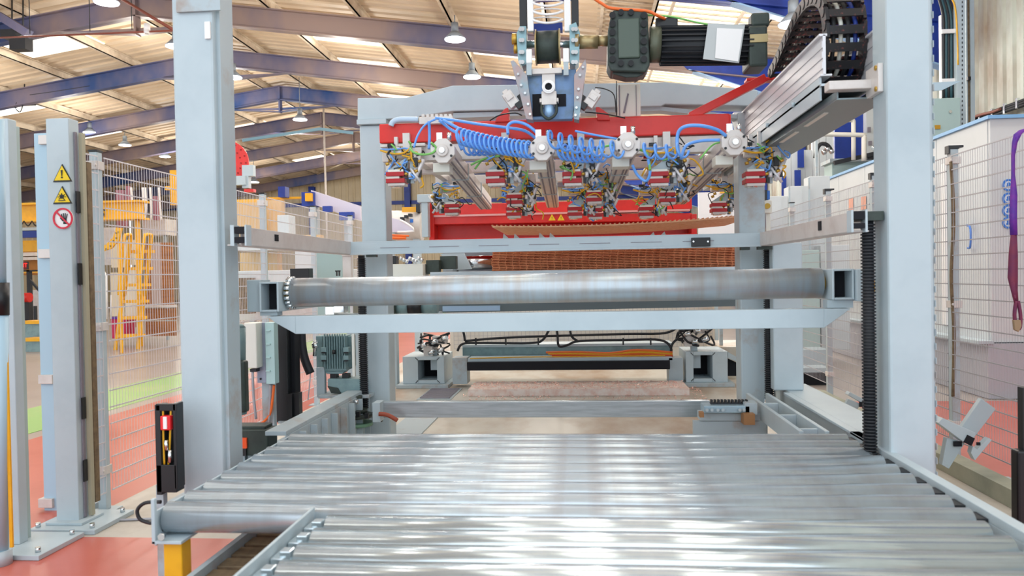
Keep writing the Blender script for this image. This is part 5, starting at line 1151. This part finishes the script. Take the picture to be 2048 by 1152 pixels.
part('pale_label', PINK, t, lambda b: [b.add([PX(x0, y0, 4.19), PX(x1, y0-2, 4.19), PX(x1, y1-2, 4.19), PX(x0, y1, 4.19), PX(x0, y0, 4.195), PX(x1, y0-2, 4.195), PX(x1, y1-2, 4.195), PX(x0, y1, 4.195)], [(0, 1, 2, 3), (7, 6, 5, 4), (0, 4, 5, 1), (2, 6, 7, 3)]) for x0, y0, x1, y1 in ((1697, 398, 1706, 422), (1722, 394, 1732, 420))])
for k, y in enumerate((370, 397, 421, 445)):
    c = P(2018, y, 8.34)
    sg = part('mandatory_sign', SIGNB, t, lambda b: b.ring((c.x, 8.345, c.z), .042, .062, .006), label='round blue safety symbol')
    part('sign_face', mat('pale_sign', 'D6E2F0', .5), sg, lambda b: b.cyl((c.x, 8.348, c.z), (c.x, 8.353, c.z), .042, 20))
    part('symbol', SIGNB, sg, lambda b: (b.cyl((c.x, 8.342, c.z+.01), (c.x, 8.347, c.z+.01), .018, 10), b.box(c.x-.022, c.x+.022, 8.342, 8.347, c.z-.022, c.z-.004)))
t = T('grey_cabinet', P(1893, 290, 11), 'grey cabinet with small yellow stickers on top of the white enclosure', 'cabinet')
part('body', SEAG, t, lambda b: b.box(P(1862, 240, 11).x, P(1921, 240, 11).x, 11, 11.4, ZT+.005, P(1893, 196, 11).z), .006)
part('sticker', mat('gold_sticker', 'B98A1E', .5), t, lambda b: (b.pbox(1870, 250, 1881, 258, 10.985, .01),)); part('round_sticker', YEL, t, lambda b: b.disc(P(1875, 278, 10.985), .025))
part('lock', CHROME, t, lambda b: b.disc(P(1901, 223, 10.98), .02))
part('tray_lid', mat('pale_glassy_plate', 'B7D0E0', .3), t, lambda b: b.pprism([(1866, 165), (1922, 162), (1885, 180), (1866, 182)], 10.9, .02))
t = T('cable_ladder', P(1898, 190, 11.2), 'vertical ladder of dark blue-green cables above the grey cabinet', 'cable ladder')
for k in range(5):
    part('cable', mat('green_black_cable', '2E5560', .4) if k % 2 else RUB, t, lambda b: b.tube([P(1872+5*k, -20, 11.5), P(1886+5*k, 30, 11.4), P(1887+5*k, 90, 11.4), P(1887+5*k, 196, 11.4)], .02, 7, 4))
part('tie', SIGNW, t, lambda b: [b.pbox(1884, y, 1911, y+8, 11.33, .03) for y in (58, 157)])
part('rail', SIGNW, t, lambda b: b.pbox(1882, 30, 1884, 196, 11.4, .06))
part('yellow_tube', YELH, t, lambda b: b.tube([P(1900, -10, 11.3), P(1910, 14, 11.3), P(1914, 60, 11.3), P(1916, 130, 11.3)], .012, 6))
t = T('perforated_upright', P(1922, 255, 11.3), 'tall perforated pale upright standing on the enclosure at right', 'upright')
part('upright', GREY, t, lambda b: (b.box(P(1913, 100, 11.3).x, P(1931, 100, 11.3).x, 11.3, 11.38, ZT+.036, 5.6),), .003)
part('holes', RUB, t, lambda b: [b.pbox(1924, y, 1925.5, y+4, 11.29, .006) for y in range(2, 250, 9)])
t = T('door_frame', P(1940, 250, 11.8), 'narrow grey frame with a dark slot beside the stained cladding', 'frame')
part('frame', GREY, t, lambda b: (b.box(P(1932, 100, 11.8).x, P(1935, 100, 11.8).x, 11.8, 11.86, ZT+.04, 5.8), b.box(P(1941, 100, 11.8).x, P(1949, 100, 11.8).x, 11.8, 11.86, ZT+.04, 5.8)))
part('dark_slot', BRN, t, lambda b: b.box(P(1935, 100, 11.8).x, P(1941, 100, 11.8).x, 11.82, 11.86, ZT+.04, 5.7)); part('hinge', BLACK, t, lambda b: b.pbox(1936, 153, 1942, 160, 11.75, .05))
t = T('wall_cables', P(2000, 215, 12.5), 'black pipes and cables running along the cladding above the enclosure', 'cable')
for k in range(3):
    part('pipe', RUB, t, lambda b: b.tube([PX(1950, 238+5*k, 6.95), PX(1990, 222+4*k, 6.95), PX(2060, 196+5*k, 6.95)], .03, 7, 3))
part('rusty_cable', mat('rust_cable', '8E5A4C', .5), t, lambda b: b.tube([PX(1946, 250, 6.9), PX(1948, 236, 6.9), PX(1960, 230, 6.9), PX(1985, 224, 6.9), PX(2000, 218, 6.9)], .025, 6))
part('clip', CHROME, t, lambda b: [b.cbox(PX(x, 242-.42*(x-1950), 6.93), (.04, .05, .16)) for x in (1960, 1985, 2010, 2035)])
# mezzanine machine seen between trough and right column
t = T('mezzanine_machine', P(1690, 350, 12.5), 'sea-grey machine top with dark fittings between trough and right column', 'machine')
part('housing', SEAG, t, lambda b: (b.pbox(1664, 322, 1762, 372, 16.0, .5),), .01); part('edge', GREY2, t, lambda b: b.pbox(1660, 316, 1765, 323, 15.9, .6))
part('dark_rail', RUB, t, lambda b: (b.bar(P(1668, 326, 15.7), P(1760, 305, 15.7), .07, .08), b.pbox(1735, 312, 1762, 318, 15.7, .1)))
part('stand', GREY2, t, lambda b: b.pbox(1680, 372, 1750, 560, 16.2, .1))
part('fitting', CHROME, t, lambda b: [b.cyl(P(x, y, 15.6), P(x+6, y-3, 15.6), .05, 8) for x, y in ((1645, 306), (1652, 300), (1660, 304), (1745, 298), (1752, 300))])
part('black_hose', RUB, t, lambda b: b.tube([P(1630, 316, 15.6), P(1634, 298, 15.6), P(1642, 288, 15.6), P(1654, 290, 15.6), P(1662, 300, 15.6)], .04, 7))
t = T('platform_railing', P(1690, 318, 15), 'pale tubular railing with rounded corners in front of the blue panel', 'railing')
part('rail', mat('pale_tube', 'D8D6CC', .4), t, lambda b: (b.tube([P(1628, 237, 15), P(1700, 240, 15), P(1706, 242, 15), P(1707, 250, 15), P(1707, 320, 15)], .042, 8, 3), b.tube([P(1622, 268, 14.6), P(1722, 270, 14.6), P(1728, 272, 14.6), P(1728, 280, 14.6), P(1728, 322, 14.6)], .042, 8, 3)))
part('post', GREY2, t, lambda b: b.pbox(1632, 238, 1637, 560, 15.1, .06))
t = T('blue_door_panel', P(1702, 320, 18), 'large deep blue panel behind the pale railing', 'panel')
part('panel', BLUEP, t, lambda b: b.pbox(1670, 150, 1732, 500, 18.5, .1), .01); part('white_jamb', PANEL, t, lambda b: b.pbox(1734, 190, 1758, 500, 18.3, .2)); part('hinge', SLOT, t, lambda b: (b.pbox(1736, 254, 1742, 264, 18.2, .05), b.pbox(1738, 282, 1744, 290, 18.2, .05)))
t = T('white_cladding_cabin', P(1640, 400, 17), 'white ribbed cabin wall with blue window strips behind the trough end', 'cabin')
for k in range(7): part('panel', PANEL, t, lambda b: (b.pbox(1570+14*k, 235 if k > 3 else 300, 1583+14*k, 560, 18, .1), b.box(P(1570+14*k, 400, 18).x, P(1583+14*k, 400, 18).x, 18, 18.1, .005, P(1575, 555, 18).z)))
part('blue_window', BLUEP, t, lambda b: (b.pbox(1564, 352, 1573, 420, 17.9, .05), b.pbox(1596, 300, 1608, 335, 17.9, .05), b.pbox(1590, 340, 1602, 380, 17.9, .05)))
t = T('pale_cabinet_row', P(1600, 700, 11), 'row of pale cabinets with grey frames behind the right rear column', 'cabinet')
for (x0, y0, x1, y1, Yk, m_) in ((1530, 392, 1578, 480, 11.5, PANEL), (1580, 372, 1620, 480, 11.6, PANEL), (1621, 352, 1662, 480, 11.7, PANEL), (1592, 500, 1640, 700, 11.2, SEAG), (1642, 490, 1700, 700, 11.4, PANEL)):
    part('cabinet', m_, t, lambda b: b.pbox(x0, y0, x1, max(y1, 700), Yk, .3), .008)
part('frame', GREY2, t, lambda b: (b.pbox(1578, 372, 1581, 480, 11.3, .03), b.pbox(1619, 355, 1622, 700, 11.4, .03)))
part('label', SLOT, t, lambda b: (b.pbox(1593, 478, 1600, 492, 11.3, .02), b.pbox(1541, 520, 1553, 523, 11, .02), b.pbox(1543, 520, 1545, 534, 11, .02), b.pbox(1549, 520, 1551, 534, 11, .02)))
part('dark_floor_gap', NAVY, t, lambda b: b.pbox(1597, 745, 1655, 800, 9.4, .05))
part('bench', GREY, t, lambda b: (b.pbox(1595, 736, 1660, 745, 9.3, .3), b.pbox(1595, 700, 1660, 737, 9.9, .4)))
t = T('marked_panel', P(1455, 510, 8.8), 'white mesh-covered panel with red and black marks right of the red portal', 'panel')
part('panel', SIGNW, t, lambda b: b.pbox(1398, 384, 1474, 560, 8.8, .05))
part('red_mark', SIGNR, t, lambda b: b.pbox(1448, 394, 1456, 400, 8.78, .02)); part('black_mark', BLACK, t, lambda b: (b.pbox(1448, 403, 1456, 412, 8.78, .02), b.pbox(1455, 418, 1461, 423, 8.78, .02), b.pbox(1455, 425, 1461, 428, 8.78, .02)))
part('yellow_edge', YELH, t, lambda b: b.pbox(1440, 382, 1474, 386, 8.78, .02))
part('grid_wires', WIRER, t, lambda b: ([b.pbox(1398+6*k, 470, 1399+6*k, 510, 8.75, .01) for k in range(13)], [b.pbox(1398, 472+6*k, 1474, 473+6*k, 8.75, .01) for k in range(7)]))
part('leg', GREY2, t, lambda b: b.box(P(1430, 600, 8.82).x, P(1436, 600, 8.82).x, 8.82, 8.87, .301, P(1430, 555, 8.82).z))
t = T('signal_unit', P(1537, 470, 5.6), 'small switch with a blue cap and brass knob right of the rear column', 'switch')
part('body', WHITE, t, lambda b: (b.pbox(1528, 401, 1544, 426, 5.5, .05), b.pbox(1532, 426, 1541, 470, 5.55, .03)), .003)
part('blue_cap', SIGNB, t, lambda b: b.pbox(1534, 381, 1540, 399, 5.5, .05), .003); part('black_cap', BLACK, t, lambda b: b.pbox(1527, 380, 1534, 400, 5.5, .05)); part('knob', BRASS, t, lambda b: b.cyl(P(1535, 412, 5.48), P(1535, 412, 5.5), .02, 10))
part('blue_post', SIGNB, t, lambda b: b.pbox(1524, 400, 1528, 456, 5.55, .02)); part('stand', GREY2, t, lambda b: b.pbox(1533, 470, 1541, 700, 5.56, .03))
# purple strap
t = T('lifting_strap', P(2032, 660, 4.1), 'purple webbing strap hanging at the right edge of the view', 'strap')
def ribbon(pts, Y, w_, th=.006):
    b = MB(); n = len(pts)
    for i, (x, y, ww) in enumerate(pts):
        p = P(x, y, Y); h = w_*ww/2; dy = .01*math.sin(i*1.1)
        b.v += [p+Vector((-h, dy, 0)), p+Vector((h, -dy, 0)), p+Vector((h, th-dy, 0)), p+Vector((-h, th+dy, 0))]
    for i in range(n-1):
        for q in range(4): b.f.append([4*i+q, 4*i+(q+1) % 4, 4*i+4+(q+1) % 4, 4*i+4+q]); b.sm.append(True)
    b.f += [[0, 1, 2, 3], [4*n-1, 4*n-2, 4*n-3, 4*n-4]]; b.sm += [False, False]
    return b
ribbon([(2060, 256, 1.2), (2048, 259, 1.1), (2036, 268, 1), (2030, 285, .9), (2027, 310, .9), (2027, 350, .8), (2028, 390, 1), (2027, 430, .8), (2028, 470, .95)], 4.1, .03).build('strap_upper', PURP, t)
ribbon([(2028, 470, .95), (2027, 510, 1.1), (2026, 555, 1.3), (2029, 580, 1.1), (2033, 605, 1)], 4.1, .03).build('strap_lower', PURPW, t)
part('eye', PURPW, t, lambda b: b.tube([P(2032, 602, 4.1), P(2029, 630, 4.1), P(2033, 655, 4.1), P(2040, 655, 4.1), P(2041, 630, 4.1), P(2036, 602, 4.1)], .009, 6, 4))
part('worn_tip', mat('dirty_webbing', '9A8468', .8), t, lambda b: b.pprism([(2028, 640), (2042, 640), (2044, 652), (2038, 664), (2030, 660)], 4.09, .02), .003)
# tilted steel brackets by the fence
t = T('guide_bracket', P(1925, 925, 4.9), 'tilted grey steel guide bracket right of the right column', 'bracket')
part('tilted_plate', GREY2, t, lambda b: b.pprism([(1922, 856), (1963, 797), (1992, 818), (1948, 876)], 5.0, .04), .003)
part('crossbar', GREY, t, lambda b: b.pprism([(1876, 846), (1886, 836), (1952, 866), (1944, 890), (1930, 886)], 4.9, .09), .003)
part('open_end', NAVY, t, lambda b: b.pprism([(1936, 870), (1950, 877), (1943, 892), (1928, 885)], 4.89, .012))
part('leg_plate', GREY2, t, lambda b: b.pprism([(1894, 876), (1930, 886), (1898, 938), (1884, 930)], 4.95, .05), .003)
part('lower_arm', GREY, t, lambda b: b.pprism([(1946, 892), (1954, 899), (1978, 876), (1984, 880), (1950, 921), (1942, 906)], 4.9, .05), .002)
part('square_hole', NAVY, t, lambda b: (b.pbox(1954, 885, 1961, 891, 4.88, .01), b.pbox(1908, 883, 1924, 893, 4.93, .01)))
part('base', GREY2, t, lambda b: b.box(2.51, 2.66, 4.8, 5.1, .005, .04))
t = T('guide_bracket', P(1700, 830, 6.6), 'tilted guide bracket half hidden by the right screw rod', 'bracket')
part('tilted_plate', GREY2, t, lambda b: b.pprism([(1682, 822), (1697, 798), (1722, 808), (1706, 832)], 6.5, .04), .003)
part('crossbar', GREY, t, lambda b: b.pprism([(1696, 790), (1700, 784), (1766, 818), (1762, 828)], 6.5, .08), .003)
part('square_hole', NAVY, t, lambda b: b.pbox(1719, 804, 1728, 814, 6.48, .01)); part('leg', GREY2, t, lambda b: b.pprism([(1690, 822), (1704, 826), (1702, 862), (1692, 862)], 6.55, .05))
o = MB().box(2.38, 2.5, 3.6, 8.3, .005, .11).build('floor_kerb', mat('dusty_green_kerb', 'A8AA98', .6, 0, '8F9484', 3, .4)); tag(o, 'dusty grey-green kerb on the floor under the right fence', 'kerb')
t = T('black_bollard', P(2045, 1005, 3.3), 'black steel upright cut off by the right edge', 'post')
part('upper', BLACK, t, lambda b: b.pbox(2046, 776, 2064, 905, 3.42, .04)); part('lower', BLACK, t, lambda b: b.box(P(2036, 950, 3.4).x, P(2070, 950, 3.4).x, 3.4, 3.46, .005, P(2045, 902, 3.4).z), .01)
